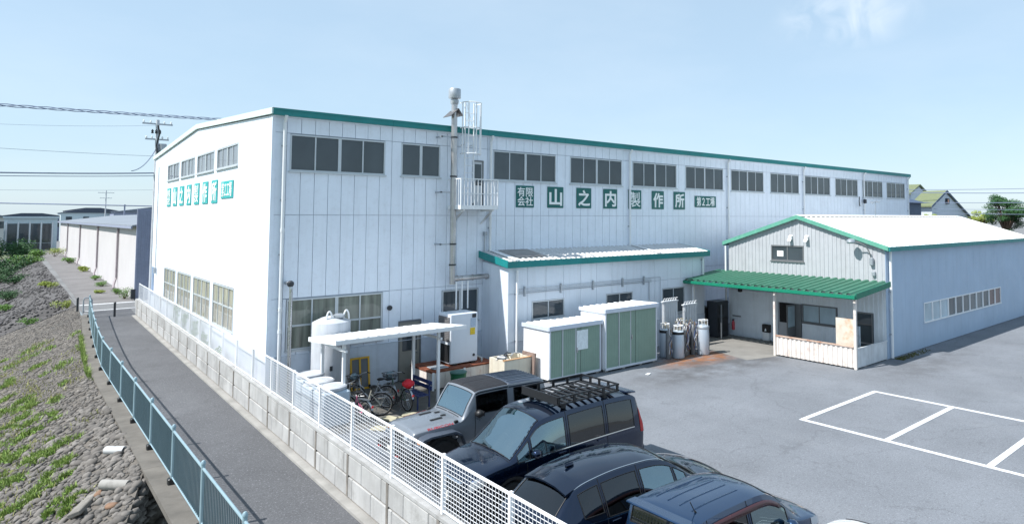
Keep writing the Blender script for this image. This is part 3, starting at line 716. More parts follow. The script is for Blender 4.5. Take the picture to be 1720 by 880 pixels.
# conduit and small box near the gable's far corner
b = MB(); b.cyl((-.05, 21.6, 3.2), (-.05, 21.6, 8.9), .02, n=8).box(-.12, 0, 21.5, 21.7, 2.9, 3.2); b.build('conduit', M_galv, fac, smooth=40)
b = MB(); b.box(-.03, 0, 22.3, 22.9, 1.6, 3.2); b.build('service_hatch', mat('hatch', (120, 140, 170), .5), fac)

# ------------------------------------------------------------------ signs
def sign_y(txt, x0, x1, z0, z1, label, bold=.025, fill=.80, cat='sign', sx=1.0, group='green sign plates on the long wall'):
    b = MB(); b.cbox(x0, x1, -.035, -.004, z0, z1, .01); o = b.build('wall_sign', M_sign, None, label=label, cat=cat, group=group)
    me = textmesh(txt, ((x1-x0)*fill*sx, (z1-z0)*fill), M_letter, .01, bold); t = bpy.data.objects.new('lettering', me); link(t, o); t.location = ((x0+x1)/2, -.042, (z0+z1)/2)
    return o
names = ['square green sign plate with four small white characters, leftmost on the long wall',
 'green sign plate with a white three-pronged character on the long wall', 'green sign plate with a white zigzag character on the long wall',
 'green sign plate with a white gate-like character left of the downpipe', 'green sign plate with a dense white character partly behind the downpipe',
 'green sign plate with a white character third from the right end of the row', 'green sign plate with a white character next to the wide plate']
sign_y('有限\n会社', 9.60, 10.54, 6.46, 7.40, names[0], .012, .86)
for i, ch in enumerate('山之内製作所'):
    x = 11.27+1.665*i; sign_y(ch, x, x+.90, 6.46, 7.40, names[i+1], .006 if ch == '製' else .028, .80)
sign_y('第２工場', 21.30, 23.14, 6.60, 7.22, 'wide low green sign plate with white characters at the right end of the row', .014, .84)
def sign_x(txt, yc, w, z0, z1, label, bold=.02, fill=.84):
    b = MB(); b.cbox(-.035, -.004, yc-w/2, yc+w/2, z0, z1, .01); o = b.build('gable_sign', M_gsign, None, label=label, cat='sign', group='teal sign plates on the gable wall')
    me = textmesh(txt, (w*fill, (z1-z0)*fill), M_letter, .01, bold); t = bpy.data.objects.new('lettering', me); link(t, o); t.location = (-.042, yc, (z0+z1)/2); t.rotation_euler = (0, 0, -PI/2)
gl = ['leftmost pale teal sign plate on the sunlit gable', 'second teal sign plate from the left on the gable', 'third teal sign plate from the left on the gable', 'middle teal sign plate of the seven on the gable', 'fifth teal sign plate from the left on the gable', 'sixth teal sign plate from the left on the gable', 'seventh teal sign plate on the gable, next to the wide one']
for i, ch in enumerate(['有限\n会社', '山', '之', '内', '製', '作', '所']):
    sign_x(ch, 18.35-1.745*i, 1.0, 6.62, 7.58, gl[i], .006 if ch == '製' else .012 if i == 0 else .028)
sign_x('第２工場', 5.75, 1.9, 6.78, 7.46, 'wide teal sign plate at the right end of the gable row', .012)
# ------------------------------------------------------------------ flue, ladder cage, balcony, vent pipe
flue = thing('exhaust_flue', 'tall stainless exhaust flue with drum cap rising above the eaves', 'flue', (6.4, -.45, 3.5))
M_flue = mat('flue_steel', (186, 184, 184), .35, metal=.75, var=.15, vs=2, streak=.55, streakcol=(110, 92, 80))
b = MB(); b.cyl((6.4, -.45, 3.45), (6.4, -.45, 10.7), .115, n=20); b.build('pipe', M_flue, flue, smooth=40)
b = MB(); b.lathe([(.13, 10.45), (.16, 10.5), (.16, 10.62), (.10, 10.66), (.225, 10.68), (.235, 10.7), (.235, 11.03), (.22, 11.06)], (6.4, -.45, 0), 24); b.build('cap', M_galv, flue, smooth=35)
for z in (9.15, 7.62, 5.0, 4.2): b = MB(); b.cyl((6.4, -.45, z-.03), (6.4, -.45, z+.03), .135, n=20); b.build('collar', M_dark, flue, smooth=40)
for z in (9.15, 7.0, 5.0):
    b = MB(); b.box(5.86, 6.30, -.47, -.43, z-.025, z+.025).box(5.86, 5.92, -.47, 0, z-.03, z+.03); b.build('bracket', M_galv, flue)
b = MB(); b.box(6.02, 6.44, -.75, -.15, 10.06, 10.08, roty(-.75)).box(6.36, 6.7, -.72, -.18, 10.12, 10.14, roty(.95)); b.build('flashing_plate', mat('flashing', (110, 108, 108), .45, metal=.6, var=.2), flue)
b = MB(); b.cyl((6.4, -.45, 3.66), (8.12, -.45, 3.68), .10, n=18); 
for x in (6.62, 7.3, 7.9): b.cyl((x-.02, -.45, 3.67), (x+.02, -.45, 3.67), .118, n=18)
b.build('side_duct', M_flue, flue, smooth=40)
b = MB(); b.box(8.12, 8.16, -.62, -.28, 3.5, 3.86).box(8.10, 8.2, -.6, 0, 3.84, 3.88); b.build('flange', mat('flange', (130, 132, 136), .5, metal=.5), flue)

lad = thing('caged_ladder', 'white caged access ladder rising past the eaves beside the flue', 'ladder', (7.15, -.35, 6.4))
b = MB()
for x in (6.95, 7.35): b.box(x-.02, x+.02, -.34, -.30, 6.6, 10.62)
b.build('rail', M_white, lad)
z = 6.9
while z < 10.5:
    q = MB(); q.cyl((6.97, -.32, z), (7.33, -.32, z), .014, n=6); q.build('rung', M_white, lad); z += .3
for z in (8.55, 9.58, 10.58):
    b = MB(); a0 = [(7.15+.40*math.sin(t), -.34-.42*(1-math.cos(t))*.98, z) for t in np.linspace(-PI*.98, PI*.98, 25)]
    b.tube([(6.80, -.2, z)]+[(7.15-.39*math.cos(t), -.45-.40*math.sin(t), z) for t in np.linspace(0, PI, 15)]+[(7.5, -.2, z)], .022, 6); b.build('hoop', M_white, lad, smooth=40)
for t in (0.02, PI*.25, PI*.5, PI*.75, PI*.98):
    b = MB(); x, y = 7.15-.39*math.cos(t), -.45-.40*math.sin(t); b.box(x-.022, x+.022, y-.008, y+.008, 8.5, 10.6); b.build('cage_bar', M_white, lad)
b = MB(); b.cyl((7.0, -.34, 10.55), (7.3, -.34, 9.6), .012, n=6).box(6.94, 6.99, -.32, 0, 8.9, 8.94).box(7.31, 7.36, -.32, 0, 8.9, 8.94); b.build('stay', M_white, lad)

bal = thing('wall_balcony', 'small white steel balcony on brackets below the upper door', 'balcony', (7.2, -.5, 6.4))
b = MB(); b.box(6.42, 8.06, -1.0, -.03, 6.34, 6.42); b.build('deck', M_galv, bal)
b = MB(); b.box(6.42, 8.06, -1.02, -1.0, 6.34, 6.50).box(6.40, 6.42, -1.02, -.03, 6.34, 6.5).box(8.06, 8.08, -1.02, -.03, 6.34, 6.5); b.build('toe_board', M_white, bal)
b = MB(); b.box(6.40, 8.08, -1.03, -.99, 7.50, 7.54).box(6.39, 6.43, -.99, -.02, 7.5, 7.54).box(8.05, 8.09, -.99, -.02, 7.5, 7.54).box(6.43, 8.05, -1.02, -1.0, 6.94, 6.97); b.build('handrail', M_white, bal)
for i in range(12):
    x = 6.42+1.64*i/11; q = MB(); t = .022 if i in (0, 11) else .011; q.box(x-t, x+t, -1.01-t, -1.01+t, 6.5, 7.5); q.build('baluster', M_white, bal)
for i in range(1, 6):
    for x in (6.41, 8.07): q = MB(); y = -1.0+.97*i/6; q.box(x-.01, x+.01, y-.01, y+.01, 6.5, 7.5); q.build('baluster', M_white, bal)
for x in (6.6, 7.9):
    q = MB(); q.box(x-.03, x+.03, -.95, -.02, 6.27, 6.34); q.prism([(x-.025, -.9, 6.30), (x-.025, -.82, 6.30), (x-.025, -.02, 5.75), (x-.025, -.02, 5.83)], (.05, 0, 0)); fixn(q.build('bracket', M_white, bal))

vp_ = thing('vent_pipe', 'slim chrome vent pipe with elbow against the wall behind the fence', 'pipe', (.62, -.3, 0))
b = MB(); b.cyl((.62, -.3, .3), (.62, -.3, 3.7), .055, n=14); b.tube([(.62, -.3, 3.65), (.62, -.3, 3.76), (.60, -.27, 3.84), (.56, -.18, 3.87), (.52, -.05, 3.87)], .06, 12); b.build('pipe', M_steel, vp_, smooth=40)
b = MB(); b.lathe([(.075, 3.76), (.11, 3.82), (.10, 3.9), (.04, 3.95)], (.6, -.3, 0), 14); b.build('cowl', M_dark, vp_, smooth=40)
cbx = MB(); cbx.cyl((8.05, -.08, .6), (8.05, -.08, 5.3), .03, n=8).box(8.0, 8.1, -.2, -.02, 5.3, 5.45); cbx.build('wall_conduit', M_galv, fac, smooth=40)
sp = MB(); sp.lathe([(.09, -.02), (.09, .04), (.03, .10)], (4.1, -.06, 2.72), 12, 'y'); sp.build('wall_vent', M_dark, fac, smooth=40)

# ------------------------------------------------------------------ lean-to
LX0, LX1, LY = 8.0, 19.8, -1.9
lt = thing('lean_to_block', 'low white lean-to block with teal fascia along the hall', 'building', (14, -1, 0))
M_lwall = mat('lean_wall', (214, 222, 232), .5, var=.05, vs=.8, streak=.2, streakcol=(150, 150, 150))
b = MB(); b.prism([(LX0+.04, -.02, 0), (LX0+.04, LY+.05, 0), (LX0+.04, LY+.05, 4.05), (LX0+.04, -.02, 4.3)], (LX1-LX0-.08, 0, 0)); fixn(b.build('wall', M_wallback, lt))
lw = [(9.12, 10.77, 1.96, 2.70), (13.09, 14.73, 1.98, 2.68), (16.67, 18.29, 1.42, 2.66)]
lcols = [(LX0+.0+k*.9077+.006, LX0+(k+1)*.9077-.006) for k in range(13)]
for (x0, x1, z0, z1) in clip_rects(lcols, [(1.21, 3.05), (3.062, 4.12)], lw): shared('wall_panel', boxmesh(x1-x0, .05, z1-z0, M_lwall, 'wall_panel'), lt, (x0, LY, z0))
b = MB(); b.box(LX0, LX1, LY-.015, LY+.05, 0, 1.2); b.build('base_wall', M_base, lt)
b = MB()
for k in range(3): y1 = LY+.05+(k)*.61; b.prism([(LX0, y1, 0), (LX0, y1+.60, 0), (LX0, y1+.60, 4.12+.06*k), (LX0, y1, 4.06+.06*k)], (.05, 0, 0))
fixn(b.build('end_panels', M_lwall, lt, kind='stuff'))
for (x0, x1, z0, z1) in lw: window_y(lt, x0+.01, x1-.01, z0+.01, z1-.01, LY, 2, mid=False, sill=True, thick=.045)
M_lroof = mat('lean_roof', (205, 206, 206), .45, metal=.2, var=.08, vs=1.5, streak=.2, streakcol=(140, 110, 90))
pts0 = []; pts1 = []; k = 0; x = LX0-.12
while x < LX1+.1:
    for dx, dz in ((0, 0), (.16, 0), (.18, .035), (.24, .035), (.26, 0)):
        pts0.append((x+dx, LY-.18, 4.30+dz)); pts1.append((x+dx, .0, 4.64+dz))
    x += .262
b = MB(); b.sheet(pts0, pts1, (0, 0, .012)); b.build('roof', M_lroof, lt)
for a in np.arange(LX0-.14, LX1+.1, 1.99):
    c = min(a+1.985, LX1+.14); b = MB(); b.box(a, c, LY-.24, LY-.20, 4.08, 4.33).box(a, c, LY-.20, LY-.02, 4.08, 4.10); b.build('fascia', M_teal, lt)
for xf in (LX0-.18, LX1+.15): b = MB(); b.prism([(xf, LY-.24, 4.08), (xf, .0, 4.40), (xf, .0, 4.68), (xf, LY-.24, 4.36)], (.04, 0, 0)); fixn(b.build('end_fascia', M_teal, lt))
# darker repair sheet and two drain channels on the roof
R = rotx(math.atan(.34/2.08))
def onroof(x0, x1, y0, y1, name, m, h=.05, t=.02):
    f = lambda y: 4.30+.34*(y-(LY-.18))/2.08+h; q = MB(); q.sheet([(x0, y0, f(y0)), (x1, y0, f(y0))], [(x0, y1, f(y1)), (x1, y1, f(y1))], (0, 0, t)); fixn(q.build(name, m, lt))
onroof(8.65, 10.1, -1.55, -.15, 'repair_sheet', mat('repair', (144, 142, 140), .6, var=.2, rust=.3))
onroof(8.25, 8.45, -2.05, -.02, 'drain_channel', M_white, .05, .03); onroof(16.35, 16.5, -2.05, -.02, 'drain_channel', M_white, .05, .03)
downpipe(lt, 8.36, LY-.09, 3.98, .25, .05, elbow=False); downpipe(lt, 19.6, LY-.09, 3.98, 2.9, .06, elbow=False)
b = MB()
for z in (3.22, 3.13, 3.05): b.cyl((8.45, LY-.05, z), (15.9, LY-.05, z), .012, n=6)
b.cyl((15.9, LY-.05, 3.22), (16.5, LY-.05, 3.22), .012, n=6).cyl((16.5, LY-.05, 3.22), (16.5, LY-.05, 1.2), .012, n=6).cyl((15.75, LY-.05, 3.05), (15.75, LY-.05, 2.2), .02, n=6); b.build('conduit', M_galv, lt, smooth=40)
for x in (8.75, 10.55, 12.3, 14.05, 15.4): q = MB(); q.box(x-.03, x+.03, LY-.08, LY, 2.93, 3.32); q.build('conduit_clamp', M_galv, lt)

# ------------------------------------------------------------------ annex workshop
AX0, AX1, AYL, AYR, AE, AA = 21.35, 41.0, -2.25, -10.6, 4.72, 6.02; AYM = (AYL+AYR)/2
ax = thing('annex_workshop', 'small gabled annex with white roof, corrugated front and blue-grey side wall', 'building', (31, -6.4, 0))
M_aside = mat('annex_side', (164, 183, 204), .55, var=.06, vs=.5, streak=.15, streakcol=(130, 140, 150)); M_afront = mat('annex_front', (172, 175, 180), .6, var=.06, streak=.25, streakcol=(120, 116, 112))
def az(y): return AE+(AA-AE)*(1-abs(y-AYM)/abs(AYR-AYM))
b = MB(); b.prism([(AX0+.05, AYR+.03, 0), (AX0+.05, AYL, 0), (AX0+.05, AYL, AE), (AX0+.05, AYM, AA), (AX0+.05, AYR+.03, AE)], (AX1-AX0-.05, 0, 0)); fixn(b.build('wall', M_wallback, ax))
# corrugated front: upper part, ribbed; lower part plain boards
ah = [(-6.69, -4.88, 3.92, 4.69), (-6.55, -5.25, 0, 1.95), (-8.34, -6.53, 1.10, 1.98), (-10.02, -9.15, .05, 1.90)]
b = MB(); bl = MB(); y = AYR
while y < AYL-.02:
    y1 = min(y+.21, AYL); z0 = 3.2
    for (a, c, lo, hi) in clip_rects([(y, y+.13), (y+.13, y1)], [(0, 3.2), (3.2, 9)], ah):
        if c-a < .01: continue
        ribx = AX0-.018 if abs((a-AYR) % .21-.13) < .02 or c-a < .1 else AX0
        plain = -8.2 < a < -4.9 and lo < 1 and False
        za = lambda q: min(hi, az(q))
        (b if lo > 3 else bl).prism([(ribx, a, lo), (ribx, c, lo), (ribx, c, za(c)), (ribx, a, za(a))], (.06, 0, 0))
    y = y1
fixn(b.build('front_cladding', M_afront, ax, kind='stuff')); fixn(bl.build('lower_cladding', mat('annex_lower', (224, 230, 236), .55, var=.05, streak=.2, streakcol=(160, 160, 160)), ax, kind='stuff'))
scols = [(AX0+.01+k*.935, AX0+(k+1)*.935+.004) for k in range(21)]
shole = [(25.15, 35.75, 1.13, 2.07)]
for (x0, x1, z0, z1) in clip_rects(scols, [(.02, AE)], shole): shared('side_panel', boxmesh(x1-x0, .05, z1-z0, M_aside, 'side_panel'), ax, (x0, AYR-.02, z0))
M_wmix = glassmat('window_annex', body=(98, 104, 106), refl=.3, bodyvar=.5, vs=.5); M_wpale = glassmat('window_annex_pale', body=(168, 186, 196), refl=.3, bodyvar=.2); M_wrust = glassmat('window_annex_warm', body=(112, 92, 88), refl=.3, bodyvar=.4)
f = MB(); y = AYR-.02; f.box(25.15, 35.75, y-.03, y+.08, 2.02, 2.07).box(25.15, 35.75, y-.05, y+.08, 1.13, 1.19)
xs = [25.15+10.6*k/11 for k in range(12)]
for x in xs: f.box(x-.05 if x > 25.2 else x, x+.05 if x < 35.7 else x, y-.028, y+.08, 1.19, 2.02)
o = f.build('window', M_white, ax)
for i in range(11): q = MB(); q.box(xs[i]+.01, xs[i+1]-.01, y+.02, y+.028, 1.15, 2.05); q.build('pane', M_wpale if i < 3 else (M_wrust if i > 8 else M_wmix), o)
window_x(ax, -6.68, -4.89, 3.94, 4.68, AX0, 2, m=M_glass, fr=M_fdark, mid=False)
q = MB(); q.box(AX0+.02, AX0+.035, -5.55, -5.2, 4.15, 4.42); q.build('window_notice', M_letter, ax)
# roof
M_aroof = mat('annex_roof', (226, 226, 224), .5, var=.05, vs=.6)
pts0 = []; pts1 = []; rb = MB()
for side in (-1, 1):
    ye = AYM+side*(abs(AYR-AYM)+.2); ze = AE+.02; p0 = []; p1 = []; x = AX0-.15
    while x < AX1+.2:
        for dx, dz in ((0, 0), (.34, 0), (.36, .03), (.42, .03), (.44, 0)): p0.append((x+dx, ye, ze+dz)); p1.append((x+dx, AYM, AA+.08+dz))
        x += .441
    rb.sheet(p0, p1, (0, 0, .02))
fixn(rb.build('roof', M_aroof, ax))
q = MB(); q.prism([(AX0-.16, AYM-.25, AA+.075), (AX0-.16, AYM, AA+.15), (AX0-.16, AYM+.25, AA+.075), (AX0-.16, AYM, AA+.11)], (AX1-AX0+.35, 0, 0)); fixn(q.build('ridge_cap', M_aroof, ax))
M_mint = mat('mint_verge', (92, 158, 138), .5, var=.08, streak=.2, streakcol=(180, 200, 190))
for side in (-1, 1):
    ye = AYM+side*(abs(AYR-AYM)+.24); q = MB(); q.prism([(AX0-.2, ye, AE-.12), (AX0-.2, AYM, AA-.05), (AX0-.2, AYM, AA+.13), (AX0-.2, ye, AE+.07)], (.05, 0, 0)); fixn(q.build('verge_board', M_mint, ax))
for k in range(5):
    a, c = AX0-.15+k*4.0, min(AX0-.15+(k+1)*4.0-.008, AX1+.15); q = MB(); q.box(a, c, AYR-.30, AYR-.22, AE-.14, AE+.05).box(a, c, AYR-.22, AYR-.04, AE-.14, AE-.12); q.build('fascia', M_teal, ax)
q = MB(); q.box(AX0-.15, AX1+.15, AYL+.2, AYL+.28, AE-.14, AE+.05); q.build('fascia', M_teal, ax)
downpipe(ax, 21.62, AYR-.12, AE-.15, .05, .06, elbow=False, joints=(2.1,)); downpipe(ax, 21.25, AYL+.1, AE-.15, .05, .05, elbow=False)
# front details
for y in (-6.01, -6.88):
    q = MB(); q.cbox(AX0-.14, AX0, y-.09, y+.09, 4.95, 5.15, .02).prism([(AX0-.2, y-.095, 4.93), (AX0-.02, y-.095, 5.19), (AX0-.02, y-.095, 5.15), (AX0-.21, y-.095, 4.9)], (0, .19, 0)); q.build('vent_hood', M_white, ax)
dr = MB(); dr.box(AX0-.03, AX0+.02, -6.5, -6.12, .02, 1.93); o = dr.build('door', M_fdark, ax)
q = MB(); q.box(AX0+.0, AX0+.012, -6.12, -5.3, .02, 1.93); q.build('dark_doorway_panel', mat('doorway_shade', (22, 23, 25), .8), o)  # flat panel coloured near black in place of the shaded room inside
q = MB(); q.box(AX0-.06, AX0-.02, -6.15, -5.32, .1, 1.0); q.build('lower_leaf', M_afront, o)
q = MB(); q.box(AX0-.72, AX0-.04, -6.2, -6.16, .05, 1.93); q.build('open_leaf', M_fdark, o); q = MB(); q.box(AX0-.66, AX0-.1, -6.206, -6.2, .9, 1.85).box(AX0-.66, AX0-.1, -6.16, -6.154, .9, 1.85); q.build('leaf_window', M_wpale, o)
window_x(ax, -8.32, -6.55, 1.12, 1.96, AX0, 2, m=M_wpale, fr=M_fdark, mid=False)
window_x(ax, -10.0, -9.17, .07, 1.88, AX0, 1, 2, m=M_glass, fr=M_fdark, mid=False, rowsplit=.55)
q = MB(); q.box(AX0-.05, AX0-.024, -4.95, -2.45, .06, 2.35); q.build('sliding_door', mat('slide_door', (220, 228, 236), .5, var=.05, streak=.15), ax)
q = MB(); q.cbox(AX0-.2, AX0-.03, -3.15, -2.95, 2.25, 2.5, .03); q.build('wall_lamp', M_black, ax)
q = MB(); q.box(AX0-.1, AX0-.05, -3.05, -2.55, .98, 1.03); q.build('wall_bracket', M_fdark, ax)
sl_ = thing('arm_lamp', 'grey arm floodlight on the annex gable corner', 'lamp', (21.2, -10.0, 4.2))
q = MB(); q.tube([(21.3, -10.05, 4.0), (21.2, -10.05, 4.3), (21.15, -9.98, 4.6), (21.05, -9.85, 4.82), (20.98, -9.6, 4.95), (20.9, -9.4, 4.98)], .025, 8); q.build('arm', M_fdark, sl_, smooth=40)
q = MB(); q.lathe([(.16, -.09), (.2, -.02), (.18, .06), (.08, .12)], (20.9, -9.3, 4.98), 16); q.build('lamp_head', M_galv, sl_, smooth=40)
q = MB(); q.cbox(21.18, 21.33, -10.13, -9.97, 3.95, 4.3, .03).cbox(21.22, 21.33, -10.2, -10.05, 3.5, 3.7, .02); q.build('junction_box', M_galv, sl_)
an = thing('roof_antenna', 'thin antenna mast on the annex roof edge', 'antenna', (21.6, -10.1, 4.8))
q = MB(); q.cyl((21.6, -10.1, 4.8), (21.6, -10.1, 6.75), .014, n=6); q.build('mast', M_galv, an); q = MB(); q.cyl((21.35, -10.0, 6.7), (21.85, -10.2, 6.7), .012, n=6).cyl((21.5, -9.9, 6.66), (21.7, -10.3, 6.74), .01, n=6).cyl((21.3, -10.1, 6.62), (21.8, -10.1, 6.78), .01, n=6); q.build('crossbar', M_galv, an)
wa = thing('wall_dish', 'small dark dish bracket on the hall wall behind the annex roof', 'dish', (39.9, -.3, 7.2)); q = MB(); q.tube([(39.95, -.1, 6.9), (39.5, -.3, 6.95), (39.35, -.35, 7.25), (39.5, -.3, 7.55)], .04, 6); q.build('arm', M_dark, wa, smooth=40); q = MB(); q.cbox(40.4, 40.65, -.3, -.12, 7.1, 7.4, .03); q.build('box', M_dark, wa)

# porch canopy
CX0, CX1, CY0, CY1 = 18.3, 21.32, -10.78, -1.95
cp = thing('porch_canopy', 'green corrugated porch canopy with white posts in front of the annex', 'canopy', (19.8, -6.4, 0))
M_green = mat('canopy_green', (58, 114, 92), .5, var=.08, vs=2, streak=.1); M_greenf = mat('canopy_fascia', (22, 122, 96), .4, var=.08)
p0 = []; p1 = []; y = CY0
while y < CY1:
    for dy, dz in ((0, 0), (.14, 0), (.19, .075), (.31, .075), (.36, 0)): p0.append((CX0-.04, y+dy, 2.96+dz)); p1.append((CX1, y+dy, 3.24+dz))
    y += .3679
q = MB(); q.sheet(p0, p1, (0, 0, .01)); q.build('roof', M_green, cp)
q = MB(); q.box(CX0-.10, CX0-.02, CY0-.05, CY1+.05, 2.80, 2.955).box(CX0-.14, CX0-.10, CY0-.05, CY1+.05, 2.83, 2.94); q.build('gutter', M_greenf, cp)
q = MB(); q.prism([(CX0-.02, CY0-.03, 2.80), (CX1, CY0-.03, 3.08), (CX1, CY0-.03, 3.31), (CX0-.02, CY0-.03, 3.03)], (0, -.04, 0)); fixn(q.build('side_fascia', mat('canopy_side', (10, 112, 88), .45, var=.06), cp))
q = MB()
for x in (18.6, 19.9, 21.1): q.box(x-.04, x+.04, CY0+.05, CY1-.05, 2.80+(x-18.3)*.09, 2.88+(x-18.3)*.09)
q.build('purlin', M_white, cp)
for x, y in ((18.6, -6.87), (18.6, -10.62), (18.6, -2.2)): q = MB(); q.cbox(x-.055, x+.055, y-.055, y+.055, 0, 2.8, .01); q.build('post', M_whiter if y < -3 else M_white, cp)
# low porch fence
pf = thing('porch_fence', 'low ribbed white metal fence with rust along the porch', 'fence', (18.6, -9, 0))
y = -6.94; n_ = 17; st = (10.56-6.94)/n_
for k in range(n_):
    y1 = -6.94-st*k; q = MB(); q.box(18.60, 18.615, y1-st, y1, .06, .86).prism([(18.60, y1, .06), (18.56, y1-.03, .06), (18.56, y1-.12, .06), (18.60, y1-.15, .06)], (0, 0, .80)); fixn(q.build('rib_panel', M_whiter, pf))
q = MB(); q.box(18.53, 18.66, -10.56, -6.94, .86, .90); q.build('top_rail', mat('rusty_cap', (190, 168, 152), .6, rust=.8, rusts=3), pf)
q = MB(); q.box(18.66, 21.3, -10.63, -10.60, .05, .78).box(18.66, 21.3, -10.66, -10.57, .78, .82); q.build('side_sheet', mat('fence_grey', (200, 204, 208), .5, streak=.3), pf)
nb = thing('notice_board', 'rust-stained white board standing behind the porch fence', 'board', (18.9, -10.05, 0)); q = MB(); q.box(18.88, 18.92, -10.5, -9.62, .85, 1.93); q.build('panel', mat('rust_board', (206, 196, 182), .6, rust=.55, rusts=1.6, rustcol=(196, 128, 62)), nb)
q = MB(); q.box(18.93, 18.97, -9.7, -9.65, 0, 1.9).box(18.93, 18.97, -10.45, -10.4, 0, 1.9); q.build('leg', M_fdark, nb)
q = MB(); q.box(19.3, 19.33, -10.75+.3, -10.2, .6, 1.6); q.build('paper_poster', mat('poster', (190, 206, 220), .6, var=.2, vs=6), nb)
ht = thing('heater_box', 'small black and white stand box by the annex sliding door', 'box', (21.2, -4.65, 0)); q = MB(); q.cbox(21.12, 21.3, -4.86, -4.43, .42, .8, .02); q.build('case', M_black, ht); q = MB(); q.cbox(21.14, 21.3, -4.84, -4.45, .02, .42, .02); q.build('base', M_white, ht); q = MB(); q.lathe([(.05, 0), (.035, .06), (.0, .14)], (21.11, -4.65, .5), 8); q.build('emblem', M_letter, ht)
fe = thing('fire_extinguisher', 'red fire extinguisher at the annex left corner', 'extinguisher', (21.2, -2.62, 0)); q = MB(); q.lathe([(.07, .3), (.075, .32), (.075, .68), (.04, .76), (.02, .78)], (21.22, -2.62, 0), 14); q.build('bottle', mat('ext_red', (196, 70, 84), .4), fe, smooth=40); q = MB(); q.box(21.16, 21.28, -2.65, -2.59, .78, .84); q.build('valve', M_black, fe)
# ------------------------------------------------------------------ storage sheds
M_shedg = mat('shed_green', (130, 154, 140), .45, var=.05, streak=.12, streakcol=(150, 160, 150)); M_shedw = mat('shed_white', (226, 228, 230), .45, var=.04, streak=.1)
def shed(label, x0, x1, yf, yb, h, splits, notice=False):
    t = thing('storage_shed', label, 'shed', ((x0+x1)/2, yf, 0), group='steel storage sheds against the lean-to')
    q = MB(); q.box(x0, x0+.04, yf+.03, yb, .1, h-.14).box(x1-.04, x1, yf+.03, yb, .1, h-.14).box(x0+.04, x1-.04, yb-.04, yb, .1, h-.14); q.build('side_wall', M_shedw, t)
    q = MB(); q.cbox(x0-.05, x1+.05, yf-.04, yb+.04, h-.02, h+.0, .008); 
    n = int((x1-x0)/.3); pts0 = []; pts1 = []
    for k in range(n):
        a = x0-.05+k*(x1-x0+.1)/n; w_ = (x1-x0+.1)/n
        for dx, dz in ((0, 0), (w_*.7, 0), (w_*.76, .03), (w_*.94, .03), (w_, 0)): pts0.append((a+dx, yf-.06, h-.06+dz)); pts1.append((a+dx, yb+.06, h-.10+dz))
    q = MB(); q.sheet(pts0, pts1, (0, 0, .012)); q.build('roof', M_shedw, t)
    q = MB(); q.cbox(x0-.06, x1+.06, yf-.08, yf-.02, h-.20, h-.03, .012).box(x0-.06, x0-.02, yf-.02, yb+.06, h-.20, h-.06).box(x1+.02, x1+.06, yf-.02, yb+.06, h-.20, h-.06); q.build('roof_edge', mat('shed_edge', (196, 204, 216), .4, var=.04), t)
    q = MB(); q.box(x0, x0+.06, yf-.015, yf+.03, .1, h-.2).box(x1-.06, x1, yf-.015, yf+.03, .1, h-.2).box(x0, x1, yf-.02, yf+.03, .08, .16); q.build('frame', mat('shed_frame', (206, 212, 220), .4, var=.04), t)
    q = MB()
    xs_ = [x0+.06]+[x0+(x1-x0)*s_ for s_ in splits]+[x1-.06]
    for i in range(len(xs_)-1):
        a, c = xs_[i]+.006, xs_[i+1]-.006; off = .0 if i % 2 else .018; q = MB(); q.box(a, c, yf+off, yf+off+.02, .16, h-.2)
        k = int((c-a)/.09)
        for j in range(1, k): xx = a+(c-a)*j/k; q.box(xx-.018, xx+.018, yf+off-.006, yf+off, .2, h-.24)
        d = q.build('door', M_shedg, t)
        if i in (1, 2): q = MB(); q.box(a-.012, a+.03, yf-.012, yf+.012, .16, h-.2); q.build('door_edge', M_frame, d)
        if i == 2: q = MB(); q.cbox(a+.05, a+.09, yf-.035, yf-.006, h*.45, h*.45+.2, .008); q.build('door_handle', M_steel, d)
    if notice: q = MB(); q.box(x0+1.28, x0+1.83, yf-.022, yf-.012, h-1.05, h-.32); q.build('notice', mat('notice_paper', (220, 228, 230), .6, var=.14, vs=9), t)
    for x in (x0+.05, x0+(x1-x0)*.33, x0+(x1-x0)*.66, x1-.2):
        for y in (yf+.04, yb-.2): q = MB(); q.cbox(x, x+.16, y, y+.16, 0, .1, .01); q.build('foot_block', M_conc, t)
shed('smaller green-doored storage shed with a paper notice on its door', 8.36, 10.86, -4.08, -2.45, 2.08, (.24, .49, .6), True)
shed('larger green-doored storage shed beside the gas tanks', 10.95, 13.85, -4.24, -2.75, 2.48, (.25, .47, .57))

